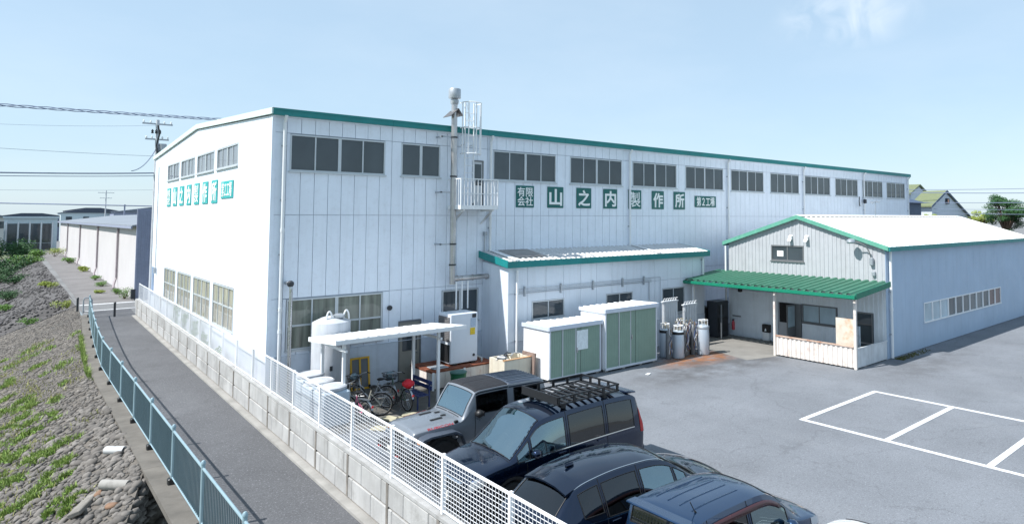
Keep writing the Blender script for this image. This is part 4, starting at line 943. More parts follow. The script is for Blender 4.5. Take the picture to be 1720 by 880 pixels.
# ------------------------------------------------------------------ gas tanks and vaporisers
M_tank = mat('tank_steel', (190, 200, 210), .38, metal=.35, var=.05, vs=2); M_valve = mat('valve_mix', (186, 178, 160), .35, metal=.5, var=.4, vs=16)
def dewar(label, x, y, r, h, ring, seed):
    t = thing('gas_tank', label, 'tank', (x, y, 0), group='upright gas tanks beside the large shed', world=False); rr = random.Random(seed)
    q = MB(); q.lathe([(r*.96, .02), (r, .06), (r, h-.12), (r*.92, h-.05), (r*.5, h), (.05, h+.02)], n=28); q.build('vessel', M_tank, t, smooth=35)
    q = MB(); q.lathe([(r*1.01, h*.86), (r*1.03, h*.87), (r*1.03, h*.94), (r*1.0, h*.95)], n=28); q.build('band', M_black if ring else M_galv, t, smooth=35)
    q = MB(); q.tube([(r*.75*math.cos(a), r*.75*math.sin(a), h+.2) for a in np.linspace(0, 2*PI, 20, endpoint=False)], .02, 6, closed=True)
    for a in (0.4, 2.0, 3.6, 5.2): q.cyl((r*.75*math.cos(a), r*.75*math.sin(a), h-.04), (r*.75*math.cos(a), r*.75*math.sin(a), h+.2), .014, n=6)
    q.build('guard_ring', M_white, t, smooth=40)
    for k in range(5):
        a = rr.uniform(0, 6.28); d = rr.uniform(.05, r*.6); x_, y_ = d*math.cos(a), d*math.sin(a); q = MB(); z1 = h+rr.uniform(.08, .24)
        q.cyl((x_, y_, h-.02), (x_, y_, z1), .022, n=8).cyl((x_, y_, z1-.03), (x_+.08*math.cos(a*2), y_+.08*math.sin(a*2), z1), .016, n=6).lathe([(.035, 0), (.04, .02), (.035, .04)], (x_, y_, z1), 8); q.build('valve', M_valve, t, smooth=40)
    q = MB(); p = [(r*1.02*math.cos(-1.2), r*1.02*math.sin(-1.2), h*.9), (r*1.08*math.cos(-1.1), r*1.08*math.sin(-1.1), h*.5), (r*1.03*math.cos(-1.3), r*1.03*math.sin(-1.3), .2)]; q.tube(p, .008, 5); q.build('hose', M_black, t)
    return t
dewar('gas tank with black collar half hidden by the large shed', 14.32, -3.45, .25, 1.2, True, 1)
dewar('gas tank with black collar and red lettering next to the shed', 14.86, -3.78, .25, 1.22, True, 2)
dewar('front gas tank with black collar, nearest the car park', 15.12, -4.32, .26, 1.18, True, 3)
dewar('right-hand gas tank with cables and a white guard ring', 16.5, -4.55, .27, 1.30, False, 4)
dewar('small gas tank standing behind the cylinder bundle', 16.05, -3.6, .22, 1.25, False, 5)
# thin gas cylinders and cables between the tanks
for i, (x, y, h, l) in enumerate(((15.62, -4.25, 1.35, 'slim grey gas cylinder just right of the front tank'), (15.88, -4.12, 1.45, 'slim gas cylinder in the middle of the bundle'), (16.1, -4.3, 1.38, 'slim gas cylinder just left of the cable-hung tank'), (15.5, -3.85, 1.4, 'slim gas cylinder behind the front tank'), (15.75, -3.75, 1.5, 'slim gas cylinder at the back of the bundle, left'), (16.35, -3.95, 1.42, 'slim gas cylinder behind the cable-hung tank'), (14.62, -4.2, 1.3, 'slim gas cylinder in front of the tank with red lettering'))):
    t = thing('gas_cylinder', l, 'cylinder', (x, y, 0), group='slim gas cylinders between the tanks', world=False)
    q = MB(); q.lathe([(.10, 0), (.115, .03), (.115, h-.25), (.08, h-.12), (.03, h-.06), (.03, h)], n=16); q.build('vessel', mat('cyl_dark', (120, 122, 124), .45, metal=.3, var=.2), t, smooth=35)
    q = MB(); q.cyl((-.06, 0, h+.03), (.06, 0, h+.03), .02, n=8).cyl((0, 0, h), (0, 0, h+.08), .02, n=8); q.build('valve', M_valve, t)
    rr = random.Random(i+40); 
    for k in range(4):
        p = [(rr.uniform(-.13, .13), -.12-.05*rr.random(), h*(1-u_)+.05*rr.random()) for u_ in np.linspace(0, .85, 6)]; q = MB(); q.tube(p, .011, 5); q.build('cable', [M_black, M_white, mat('cable_blue', (60, 90, 150), .5), mat('cable_rust', (150, 110, 70), .5)][k], t, smooth=60)
def vaporizer(label, x0, x1, y, z0, z1, n):
    t = thing('vaporizer', label, 'vaporizer', ((x0+x1)/2, y, 0), group='grey finned vaporizers')
    Mv = mat('vap_grey', (214, 216, 218), .5, metal=.1, var=.06)
    for k in range(n):
        x = x0+(x1-x0)*(k+.5)/n; q = MB(); r = .078
        for a in np.linspace(0, PI, 4, endpoint=False): q.box(x-r, x+r, y-.005, y+.005, z0, z1-.05, rotz(a), (x, y, (z0+z1)/2))
        q.cyl((x, y, z0-.03), (x, y, z1), .045, n=8); q.tube([(x, y, z1-.02), (x, y, z1+.05), (x+.03, y-.04, z1+.09), (x+.07, y-.06, z1+.08)], .016, 6); q.build('fin_tube', Mv, t)
    q = MB(); q.box(x0-.03, x1+.03, y-.07, y+.07, z1-.08, z1-.03).box(x0-.03, x1+.03, y-.07, y+.07, z0, z0+.04); q.build('header_bar', Mv, t)
    for x in (x0, x1):
        q = MB(); q.box(x-.02, x+.02, y-.02, y+.02, 0, z0+.05); q.build('leg', M_galv, t)
vaporizer('left six-tube grey finned vaporizer behind the gas tanks', 15.53, 16.5, -3.0, .9, 2.28, 6)
vaporizer('right five-tube grey finned vaporizer behind the gas tanks', 16.92, 17.86, -3.0, .9, 2.02, 5)
# cabinets in the passage
cb = thing('switch_cabinet', 'dark open switch cabinet in the passage beside the annex', 'cabinet', (20.3, -2.3, 0))
q = MB(); q.box(20.0, 20.9, -2.55, -2.5, .05, 1.75).box(20.0, 20.05, -2.5, -1.9, .05, 1.75).box(20.85, 20.9, -2.5, -1.9, .05, 1.75).box(20.0, 20.9, -1.95, -1.9, .05, 1.75).box(20.0, 20.9, -2.55, -1.9, 1.75, 1.8); q.build('case', M_dark, cb)
q = MB(); q.box(19.72, 20.0, -2.95, -2.92, .1, 1.72, rotz(.5)); q.build('cabinet_door', mat('cab_door', (110, 116, 122), .5), cb)
q = MB(); q.box(20.1, 20.8, -2.57, -2.55, .3, 1.0).box(20.15, 20.5, -2.57, -2.552, 1.15, 1.6); q.build('panel', M_black, cb)
c2 = thing('dark_machine', 'black cabinet machine behind the open cabinet door', 'machine', (19.6, -1.2, 0)); q = MB(); q.cbox(19.95, 20.7, -1.7, -1.0, 0, 1.45, .03); q.build('case', M_black, c2); q = MB(); q.box(20.0, 20.6, -1.72, -1.70, .8, 1.3); q.build('panel', M_dark, c2)

# ------------------------------------------------------------------ tank and tubs behind the fence
wt = thing('water_tank', 'tall white cylindrical tank with domed lid and lifting loops', 'tank', (1.78, -.75, 0))
M_tw = mat('tank_white', (188, 192, 198), .5, var=.06, streak=.4, streakcol=(120, 120, 122))
q = MB(); q.lathe([(.58, .05), (.60, .1), (.60, 2.54), (.59, 2.56), (.30, 2.70), (.10, 2.745), (.02, 2.75)], (1.78, -.75, 0), 40); q.build('shell', M_tw, wt, smooth=30)
q = MB(); q.lathe([(.17, 2.70), (.19, 2.72), (.19, 2.78), (.1, 2.82)], (1.95, -.95, 0), 20); q.build('hatch', M_galv, wt, smooth=30)
for x, y in ((1.62, -1.0), (2.18, -.98)):
    q = MB(); q.tube([(x-.09*math.cos(a), y, 2.62+.30*math.sin(a)) for a in np.linspace(0, PI, 12)], .028, 8); q.build('lifting_loop', M_white, wt, smooth=40)
q = MB(); q.box(1.55, 1.63, -1.37, -1.33, 1.05, 1.2); q.build('level_gauge', M_dark, wt)
for i, (x, y, l) in enumerate(((.92, -1.45, 'white lidded tub nearest the tall tank, left of three'), (.84, -2.55, 'middle white lidded tub of the three behind the fence'), (.86, -3.5, 'nearest white lidded tub of the three, on a blue-grey base'))):
    t = thing('lidded_tub', l, 'tub', (x, y, 0), group='white lidded tubs behind the mesh fence', world=False)
    q = MB(); q.cbox(-.4, .4, -.4, .4, 0, 1.0, .05); q.build('body', mat('tub_body', (178, 192, 204), .55, var=.06, streak=.2), t)
    q = MB(); q.lathe([(.38, 1.0), (.41, 1.02), (.41, 1.09), (.36, 1.12), (.34, 1.10), (.1, 1.13), (.02, 1.13)], n=32); q.build('lid', M_tw, t, smooth=30)

# ------------------------------------------------------------------ bicycle shelter
sh = thing('bike_shelter', 'white lean-to bicycle shelter on slim posts', 'shelter', (3, -2.4, 0))
SX0, SX1, SYF, SYB, SZF, SZB = .90, 5.02, -3.72, -1.42, 2.42, 2.22
p0 = []; p1 = []; x = SX0
while x < SX1:
    for dx, dz in ((0, 0), (.2, 0), (.22, .010), (.30, .010), (.32, 0)): p0.append((x+dx, SYF-.04, SZF+dz)); p1.append((x+dx, SYB, SZB+dz))
    x += .3217
q = MB(); q.sheet(p0, p1, (0, 0, .01)); q.build('roof', M_white, sh)
q = MB(); q.box(SX0-.03, SX1+.1, SYF-.07, SYF-.03, SZF-.12, SZF+.0); q.build('front_gutter', M_white, sh)
q = MB(); q.prism([(SX0-.06, SYF-.07, SZF-.12), (SX0-.06, SYB, SZB-.12), (SX0-.06, SYB, SZB+.02), (SX0-.06, SYF-.07, SZF+.02)], (.03, 0, 0)); fixn(q.build('end_trim', M_white, sh))
for x in (SX0+.3, SX1-.75):
    for y in (SYF+.25, SYB-.25): z = SZF+(SZB-SZF)*(y-SYF)/(SYB-SYF)-.12; q = MB(); q.cbox(x-.045, x+.045, y-.045, y+.045, 0, z, .008); q.build('post', M_white, sh)
    q = MB(); q.box(x-.03, x+.03, SYF+.05, SYB-.05, SZB-.2, SZB-.12); q.build('beam', M_white, sh)
# yellow frame cart
M_yel = mat('yellow_paint', (214, 166, 30), .45, var=.08, rust=.2)
yc = thing('yellow_cart', 'yellow framed platform cart propped against the hall wall', 'cart', (3.0, -.3, 0)); R = rotx(-.12); piv = (3, -.3, 0)
q = MB(); q.box(2.64, 2.70, -.33, -.27, .02, 1.12, R, piv).box(3.26, 3.32, -.33, -.27, .02, 1.12, R, piv).box(2.70, 3.26, -.33, -.27, 1.06, 1.12, R, piv).box(2.95, 3.01, -.33, -.27, .08, 1.06, R, piv).box(2.70, 3.26, -.33, -.27, .02, .08, R, piv); q.build('frame', M_yel, yc)
q = MB(); q.box(2.70, 2.95, -.31, -.29, .08, 1.06, R, piv).box(3.01, 3.26, -.31, -.29, .08, 1.06, R, piv); q.build('deck', mat('cart_deck', (104, 108, 112), .6, var=.1), yc)
for x in (2.70, 3.26): q = MB(); q.lathe([(.06, -.02), (.065, 0), (.06, .02)], (x, -.42, .12), 14, 'x'); q.build('wheel', M_rubber, yc, smooth=40)
# bench
bn = thing('blue_bench', 'navy blue slatted bench under the shelter', 'bench', (3.75, -3.35, 0)); M_navy = mat('bench_navy', (34, 50, 96), .5, var=.1)
for k in range(3): q = MB(); q.cbox(3.30+.13*k, 3.41+.13*k, -4.05, -2.75, .42, .45, .008); q.build('seat_slat', M_navy, bn)
for k in range(2): q = MB(); q.cbox(3.74, 3.77, -4.05, -2.75, .56+.16*k, .68+.16*k, .008); q.build('back_slat', M_navy, bn)
for y in (-3.95, -2.85):
    for x in (3.33, 3.72): q = MB(); q.box(x-.02, x+.02, y-.02, y+.02, 0, .42 if x < 3.6 else .84); q.build('leg', M_navy, bn)

# ------------------------------------------------------------------ bicycles
def bicycle(label, loc, rz, frame_m, basket=True, cover=None, fr2=None):
    t = thing('bicycle', label, 'bicycle', loc, rz, group='bicycles under the shelter', world=False); r = .33
    for x, nm in ((0, 'rear'), (1.05, 'front')):
        q = MB(); q.tube([(x+r*math.cos(a), 0, r+.01+r*math.sin(a)) for a in np.linspace(0, 2*PI, 30, endpoint=False)], .022, 6, closed=True); w_ = q.build('wheel', M_rubber, t, smooth=60)
        q = MB(); q.tube([(x+(r-.03)*math.cos(a), 0, r+.01+(r-.03)*math.sin(a)) for a in np.linspace(0, 2*PI, 30, endpoint=False)], .010, 5, closed=True); q.build('rim', M_steel, w_, smooth=60)
        q = MB()
        for k in range(18): a = 2*PI*k/18; q.cyl((x, .02*(-1)**k, r+.01), (x+(r-.03)*math.cos(a), 0, r+.01+(r-.03)*math.sin(a)), .0028, n=3, caps=False)
        q.cyl((x, -.05, r+.01), (x, .05, r+.01), .022, n=10); q.build('spokes', M_steel, w_)
        q = MB(); aa = np.linspace(.3, 2.9, 12) if x == 0 else np.linspace(.5, 2.5, 10)
        q.sheet([(x+(r+.04)*math.cos(a), -.03, r+.01+(r+.04)*math.sin(a)) for a in aa], [(x+(r+.04)*math.cos(a), .03, r+.01+(r+.04)*math.sin(a)) for a in aa], (0, 0, .004)); q.build('mudguard', M_galv, t, smooth=60)
    q = MB(); bb = (.42, 0, .30); q.tube([(.93, 0, .88), (.86, 0, .55), (.62, 0, .32), bb], .022, 8).tube([bb, (.28, 0, .78)], .018, 8).tube([(0, .05, r), bb], .012, 6).tube([(0, -.05, r), bb], .012, 6).tube([(0, .05, r), (.30, .0, .68)], .010, 6).tube([(0, -.05, r), (.30, 0, .68)], .010, 6); q.build('frame', frame_m, t, smooth=60)
    q = MB(); q.tube([(.90, 0, .98), (.95, 0, .74)], .02, 8).tube([(.95, .05, .72), (1.0, .05, .45), (1.05, .05, r)], .012, 6).tube([(.95, -.05, .72), (1.0, -.05, .45), (1.05, -.05, r)], .012, 6).box(.93, .97, -.06, .06, .71, .74); q.build('fork', M_steel, t, smooth=60)
    q = MB(); q.tube([(.70, .28, 1.0), (.80, .27, 1.03), (.90, .15, 1.02), (.90, 0, 1.0), (.90, -.15, 1.02), (.80, -.27, 1.03), (.70, -.28, 1.0)], .012, 8); q.build('handlebar', M_steel, t, smooth=60)
    for s_ in (-1, 1): q = MB(); q.cyl((.70, s_*.28, 1.0), (.80, s_*.27, 1.03), .018, n=8); q.build('grip', M_black, t)
    q = MB(); q.cyl((.28, 0, .76), (.26, 0, .86), .014, n=8); q.lathe([(.02, .84), (.10, .86), (.11, .90), (.06, .92)], (.22, 0, 0), 12); q.build('saddle', M_black, t, smooth=40)
    q = MB(); q.cyl((.42, -.07, .30), (.42, .07, .30), .02, n=8).cyl((.42, .07, .3), (.5, .07, .16), .01, n=6).cyl((.42, -.07, .3), (.34, -.07, .44), .01, n=6).box(.46, .54, .07, .16, .14, .17).box(.3, .38, -.16, -.07, .43, .46).lathe([(.09, .05), (.09, .06)], (.42, 0, .3), 16, 'y'); q.build('crank', M_dark, t)
    q = MB(); q.box(-.22, .2, -.06, .06, .70, .715).cyl((-.2, 0, .70), (0, .05, r), .006, n=5).cyl((-.2, 0, .70), (0, -.05, r), .006, n=5); q.build('rear_rack', M_steel, t)
    q = MB(); q.box(-.38, -.36, -.03, .03, .5, .56); q.build('reflector', mat('reflector_red', (200, 40, 40), .3), t)
    if basket:
        q = MB(); n_ = 9
        for z, g_ in ((.80, .72), (.90, .85), (1.0, 1.0)): q.tube([(1.10+.17*g_*sx_, .2*g_*sy_, z) for sx_, sy_ in ((-1, -1), (1, -1), (1, 1), (-1, 1))], .008, 5, closed=True)
        for k in range(n_):
            u_ = -1+2*k/(n_-1)
            for sgn in (-1, 1): q.cyl((1.10+.12*u_, .145*sgn, .8), (1.10+.17*u_, .2*sgn, 1.0), .004, n=4).cyl((1.10+.12*sgn, .145*u_, .8), (1.10+.17*sgn, .2*u_, 1.0), .004, n=4)
        q.box(.98, 1.22, -.145, .145, .79, .80); q.build('basket', M_black, t)
        q = MB(); q.cbox(1.0, 1.2, -.12, .12, .82, 1.04, .05, rotz(.3)); q.build('bag', mat('bag_grey', (120, 140, 150), .7, var=.3, vs=8), t, smooth=30)
    if cover: q = MB(); q.cbox(-.24, .12, -.16, .16, .72, .98, .09); q.build('rear_cover', cover, t, smooth=50)
    q = MB(); q.cyl((.1, .06, .3), (.16, .16, .01), .008, n=5); q.build('kick_stand', M_steel, t)
    return t
bicycle('bicycle with black basket parked nearest the yellow cart', (2.25, -3.72, .005), 2.62, mat('bike_grey', (190, 186, 172), .4, metal=.4))
bicycle('bicycle with a red rear cover parked by the bench', (3.05, -3.80, .005), 1.64, mat('bike_dark', (64, 84, 70), .4, metal=.3), True, mat('cover_red', (196, 22, 40), .6, var=.2, vs=8))
bicycle('pink-framed bicycle half hidden behind the nearest tub', (1.55, -4.15, .005), 1.9, mat('bike_pink', (206, 110, 140), .4), False)
bicycle('silver bicycle standing between the yellow cart and the red-covered one', (2.75, -3.0, .005), 2.3, mat('bike_silver', (196, 198, 202), .35, metal=.4))
rr = random.Random(5)
pvl = ['flat pale paving stone under the bicycle wheel', 'pale paving stone nearest the mesh fence', 'pale broken paving stone between the bicycles', 'pale paving stone nearest the grey car bonnet', 'small pale paving stone behind the other slabs']
for k, (x, y) in enumerate(((2.3, -4.3), (1.7, -5.0), (2.6, -4.6), (2.2, -5.4), (2.95, -4.35))):
    q = MB(); q.cbox(-.26, .26, -.17, .17, 0, .06, .03); o = q.build('paving_stone', mat('paver', (170, 164, 140), .9, var=.3, vs=4, bump=.3), label=pvl[k], cat='stone', group='loose paving stones'); o.location = (x, y, .006); o.rotation_euler = (0, 0, rr.uniform(0, 3))

# ------------------------------------------------------------------ plinth, chiller, trough, bin
M_rtop = mat('rust_top', (120, 66, 46), .8, var=.3, vs=3, rust=.5, rustcol=(176, 110, 60))
pl_ = thing('steel_plinth', 'low white plinth with rusty brown top under the chiller', 'plinth', (6, -1.6, 0))
q = MB(); q.box(4.72, 7.3, -2.15, -.5, .60, .66); q.build('top', M_rtop, pl_)
for k in range(5): q = MB(); a = 4.74+.512*k; q.box(a+.006, a+.506, -2.13, -2.11, .05, .60); q.build('front_panel', M_whiter, pl_)
q = MB(); q.box(4.74, 4.76, -2.11, -.52, .05, .60); q.build('end_panel', M_whiter, pl_)
for x in (4.78, 6.0, 7.2): q = MB(); q.box(x-.04, x+.04, -2.17, -2.13, 0, .62); q.build('post', M_white, pl_)
ch = thing('chiller_unit', 'white boxy chiller unit with yellow label on the plinth', 'chiller', (6.2, -1.3, .66))
q = MB(); q.cbox(5.63, 6.74, -1.8, -.85, .72, 2.5, .02); q.build('case', mat('chiller_white', (214, 220, 228), .4, var=.03, streak=.06), ch)
q = MB(); q.box(5.60, 5.63, -1.72, -.93, 1.52, 2.40); q.build('side_grille', mat('grille_grey', (120, 116, 116), .6, var=.1), ch)
q = MB(); q.box(5.605, 5.63, -1.72, -.93, .78, 1.40); q.build('side_opening', M_black, ch)
for k in range(14): q = MB(); z = 1.56+.06*k; q.box(5.585, 5.60, -1.72, -.93, z, z+.02); q.build('louvre', M_fdark, ch)
q = MB(); q.box(6.42, 6.62, -1.812, -1.80, 1.70, 1.95); q.build('yellow_label', mat('label_yellow', (222, 190, 40), .5, var=.15, vs=20), ch)
q = MB(); q.box(6.44, 6.66, -1.811, -1.80, 1.98, 2.3); q.build('data_plate', mat('data_plate', (170, 186, 204), .5, var=.12, vs=20), ch)
q = MB(); q.cbox(6.5, 6.66, -1.83, -1.80, 2.32, 2.46, .01); q.build('control_panel', M_dark, ch)
q = MB(); q.lathe([(.05, -.01), (.05, .02), (.02, .03)], (6.58, -1.81, .95), 12, 'y'); q.build('knob', M_dark, ch)
for x in (5.75, 6.5): q = MB(); q.box(x, x+.16, -1.78, -.9, .66, .72); q.build('foot', M_black, ch)
q = MB(); q.tube([(6.74, -1.3, .9), (6.95, -1.35, .8), (7.05, -1.6, .72), (6.9, -1.85, .70)], .04, 8).tube([(6.74, -1.1, 1.0), (6.9, -1.1, .9), (7.0, -1.2, .75)], .03, 8); q.build('hose', mat('hose_pale', (190, 186, 178), .6), ch, smooth=60)
for x in (6.5, 6.75, 7.0): q = MB(); q.cyl((x, -.6, 2.5), (x, -.6, 3.55), .03, n=8); q.build('riser_pipe', M_white, ch, smooth=40)
q = MB(); q.cbox(4.9, 5.5, -1.95, -1.4, .661, .70, .02); ob = q.build('scrap_sheet', M_galv, label='loose grey metal sheet lying on the plinth', cat='sheet')
tr = thing('junk_trough', 'cream concrete trough filled with scrap between chiller and shed', 'trough', (7.6, -2.9, 0)); M_cream = mat('cream_conc', (206, 200, 184), .8, var=.08, streak=.4, streakcol=(150, 120, 90))
q = MB(); q.box(6.95, 8.2, -3.3, -3.22, 0, .88).box(6.95, 7.03, -3.22, -2.3, 0, .88).box(8.12, 8.2, -3.22, -2.3, 0, .88).box(7.03, 8.12, -2.38, -2.3, 0, .88).box(7.03, 8.12, -3.22, -2.38, .5, .55); q.build('tub', M_cream, tr)
q = MB(); q.box(6.93, 8.22, -3.32, -3.2, .88, .905); q.build('rim', mat('trough_rim', (190, 150, 110), .7, rust=.5), tr)
rj = random.Random(9); jl = ['scrap piece lying in the trough']
for k in range(12):
    x, y = rj.uniform(7.1, 8.0), rj.uniform(-3.1, -2.5); q = MB(); R = rotz(rj.uniform(0, 3)) @ rotx(rj.uniform(-.6, .6))
    if k % 3 == 0: q.lathe([(.07, -.03), (.08, 0), (.07, .03), (.03, .03)], (0, 0, 0), 12, 'y')
    elif k % 3 == 1: q.tube([(-.25, 0, 0), (0, .05, .1), (.2, 0, .05)], .02, 6)
    else: q.cbox(-.16, .16, -.1, .1, -.05, .05, .015)
    o = q.build('scrap_piece', [M_white, M_black, M_galv, M_dark, M_cream][k % 5], label='scrap piece lying among others in the cream trough', cat='scrap', group='scrap in the trough'); o.location = (x, y, .72+rj.uniform(0, .28)); o.rotation_euler = R.to_euler()
q = MB(); q.box(8.1, 8.16, -3.5, -2.7, 0, 1.02, roty(.08)); q.build('leaning_board', mat('old_board', (130, 112, 104), .9, var=.3, vs=4), label='weathered brown board leaning between trough and small shed', cat='board')
gb = thing('green_bin', 'round green bin beside the plinth', 'bin', (5.45, -2.7, 0)); q = MB(); q.lathe([(.22, 0), (.24, .02), (.27, .58), (.29, .60), (.29, .63)], (5.45, -2.7, 0), 24); q.build('body', mat('bin_green', (22, 96, 62), .5, var=.08), gb, smooth=40); q = MB(); q.lathe([(.295, .63), (.295, .66), (.2, .69), (.02, .70)], (5.45, -2.7, 0), 24); q.build('lid', mat('bin_lid', (70, 110, 104), .5), gb, smooth=40)
q = MB(); q.cbox(-.12, .12, -.07, .07, 0, .03, .01); o = q.build('paper_scrap', M_letter, label='small white scrap lying on the asphalt in front of the large shed', cat='litter'); o.location = (12.0, -5.55, .008); o.rotation_euler = (0, 0, .4)
# ------------------------------------------------------------------ cars
def pchip(xs, ys):
    xs = np.array(xs, float); ys = np.array(ys, float); h = np.diff(xs); d = np.diff(ys)/h; m = np.zeros(len(xs))
    for i in range(1, len(xs)-1):
        if d[i-1]*d[i] > 0: w1, w2 = 2*h[i]+h[i-1], h[i]+2*h[i-1]; m[i] = (w1+w2)/(w1/d[i-1]+w2/d[i])
    m[0], m[-1] = d[0], d[-1]
    def f(x):
        x = min(max(x, xs[0]), xs[-1]); i = min(int(np.searchsorted(xs, x, 'right'))-1, len(xs)-2); i = max(i, 0); t = (x-xs[i])/h[i]
        return float(ys[i]*(1+2*t)*(1-t)**2+m[i]*h[i]*t*(1-t)**2+ys[i+1]*t*t*(3-2*t)+m[i+1]*h[i]*t*t*(t-1))
    return f
def paint(name, rgb, metal=.35, rough=.32):
    m = mat(name, rgb, rough, metal=metal, var=.03, vs=.7, coat=1.0)
    m.node_tree.nodes['Principled BSDF'].inputs['Coat Roughness'].default_value = .03
    return m
M_cglass = glassmat('car_glass', refl=1.5, trans=.42); M_cpriv = glassmat('car_glass_privacy', refl=.50, trans=.10)
M_wsglass = glassmat('windshield_glass', refl=2.4, trans=.42); M_wsglass.node_tree.nodes['Glossy BSDF'].inputs['Color'].default_value = (.74, .94, 1, 1)
M_cglass.node_tree.nodes['Glossy BSDF'].inputs['Color'].default_value = (.72, .93, 1, 1)
M_interior = mat('car_interior', (44, 46, 50), .8, var=.1); M_seat = mat('car_seat', (70, 72, 76), .8, var=.1)
M_lampc = mat('lamp_clear', (200, 206, 212), .12, metal=.5, var=.05); M_lampr = mat('lamp_red', (168, 18, 24), .15, var=.1); M_amber = mat('lamp_amber', (226, 140, 40), .2); M_chrome = mat('chrome', (210, 212, 214), .1, metal=1.0, var=.02)
M_seam = mat('door_seam', (10, 10, 12), .8, var=0); M_tyre = mat('tyre', (26, 26, 27), .85, var=.1); M_rim = mat('alloy', (150, 154, 158), .3, metal=.8, var=.05); M_rimd = mat('alloy_dark', (48, 50, 54), .35, metal=.7, var=.05); M_plate = mat('plate_white', (226, 226, 220), .5, var=.03)
NT = (2, 3, 4, 7, 9)   # section subdivisions: floor-sill, sill-mid, mid-belt, belt-roof edge, roof edge-centre
TT = [0]
for k in NT: TT.append(TT[-1]+k)
class Car:
    def __init__(s, label, knots, root_loc, rz, paintm, zl=.26, group='cars parked along the mesh fence', tuck=.97, arch=(), seams=(), dome=2.2):
        xs = knots['x']; s.f = {k: pchip(xs, v) for k, v in knots.items() if k != 'x'}; s.L = xs[-1]; s.zl = zl; s.tuck = tuck; s.paint = paintm; s.dome = dome
        s.root = thing('parked_car', label, 'car', root_loc, rz, group, world=False); s.arch = arch; s.holes = []; s.knotx = xs
    def sec(s, x, t):
        """point on the half section at station x, t in 0..TT[-1]"""
        w, zb, wr, zr, zc = (s.f[k](x) for k in ('w', 'zb', 'wr', 'zr', 'zc')); zl = s.zl if 'zl' not in s.f else s.f['zl'](x)
        zm = zl+(zb-zl)*.62
        P_ = [(w*.90, zl), (w*.985, zl+.14), (w, zm), (w*s.tuck, zb), (wr, zr)]
        for k in range(4):
            if t <= TT[k+1]:
                u = (t-TT[k])/NT[k]; a, b_ = P_[k], P_[k+1]; bow = .012*math.sin(PI*u) if k in (2, 3) else 0
                return a[0]+(b_[0]-a[0])*u+bow, a[1]+(b_[1]-a[1])*u
        u = (t-TT[4])/NT[4]; return wr*(1-u), zr+(zc-zr)*(1-(1-u)**s.dome)
    def P(s, x, t, side, off=0.0):
        y, z = s.sec(x, t)
        if off:
            a = s.sec(x, max(0, t-.3)); b_ = s.sec(x, min(TT[-1], t+.3)); dy, dz = b_[0]-a[0], b_[1]-a[1]; l = math.hypot(dy, dz) or 1
            c0, c1 = s.sec(max(0, x-.03), t), s.sec(min(s.L, x+.03), t); sx = -((c1[0]-c0[0])*dz/l+(c1[1]-c0[1])*(-dy/l))/.06
            n_ = Vector((sx, dz/l, -dy/l)).normalized(); return Vector((x, side*y, z))+Vector((n_.x, side*n_.y, n_.z))*off
        return Vector((x, side*y, z))
    def hole(s, x0, x1, t0, t1, sides=(1, -1)): s.holes.append((x0, x1, t0, t1, sides))
    def body(s):
        brk = set(np.round(np.linspace(0, s.L, int(s.L/.06)+1), 4).tolist()); brk |= set(round(v, 4) for v in s.knotx)
        for h in s.holes: brk |= {round(h[0], 4), round(h[1], 4)}
        X = sorted(brk); X = [X[0]]+[X[i] for i in range(1, len(X)) if X[i]-X[i-1] > .004]; T = list(range(TT[-1]+1)); q = MB(); n = len(T)
        for side in (1, -1):
            base = len(q.v)
            for x in X:
                for t in T: q.v.append(tuple(s.P(x, t, side)))
            for i in range(len(X)-1):
                xm = (X[i]+X[i+1])/2
                for j in range(n-1):
                    tm = j+.5
                    if any(h[0] < xm < h[1] and h[2] < tm < h[3] and side in h[4] for h in s.holes): continue
                    y, z = s.sec(xm, tm)
                    if tm < TT[3] and any((xm-ax_)**2+(z-ar)**2 < (ar+.07)**2 for ax_, ar in s.arch): continue
                    f = (base+i*n+j, base+(i+1)*n+j, base+(i+1)*n+j+1, base+i*n+j+1); q.f.append(f if side < 0 else f[::-1])
        # end caps
        for x, rev in ((X[0], False), (X[-1], True)):
            ring = [tuple(s.P(x, t, 1)) for t in T]+[tuple(s.P(x, t, -1)) for t in reversed(T[:-1])]; q.poly(ring if not rev else ring[::-1])
        s.bodyo = q.build('body', s.paint, s.root, smooth=38)
        import bmesh
        bm = bmesh.new(); bm.from_mesh(s.bodyo.data); bmesh.ops.remove_doubles(bm, verts=bm.verts, dist=.0015); bmesh.ops.recalc_face_normals(bm, faces=bm.faces); bm.to_mesh(s.bodyo.data); bm.free()
        s.bodyo.data.polygons.foreach_set('use_smooth', [True]*len(s.bodyo.data.polygons)); s.bodyo.data.set_sharp_from_angle(angle=math.radians(38))
        q = MB(); q.box(.15, s.L-.15, -s.f['w'](s.L/2)*.86, s.f['w'](s.L/2)*.86, s.zl-.02, s.zl+.04); q.build('floor', M_interior, s.root)
        return s.bodyo
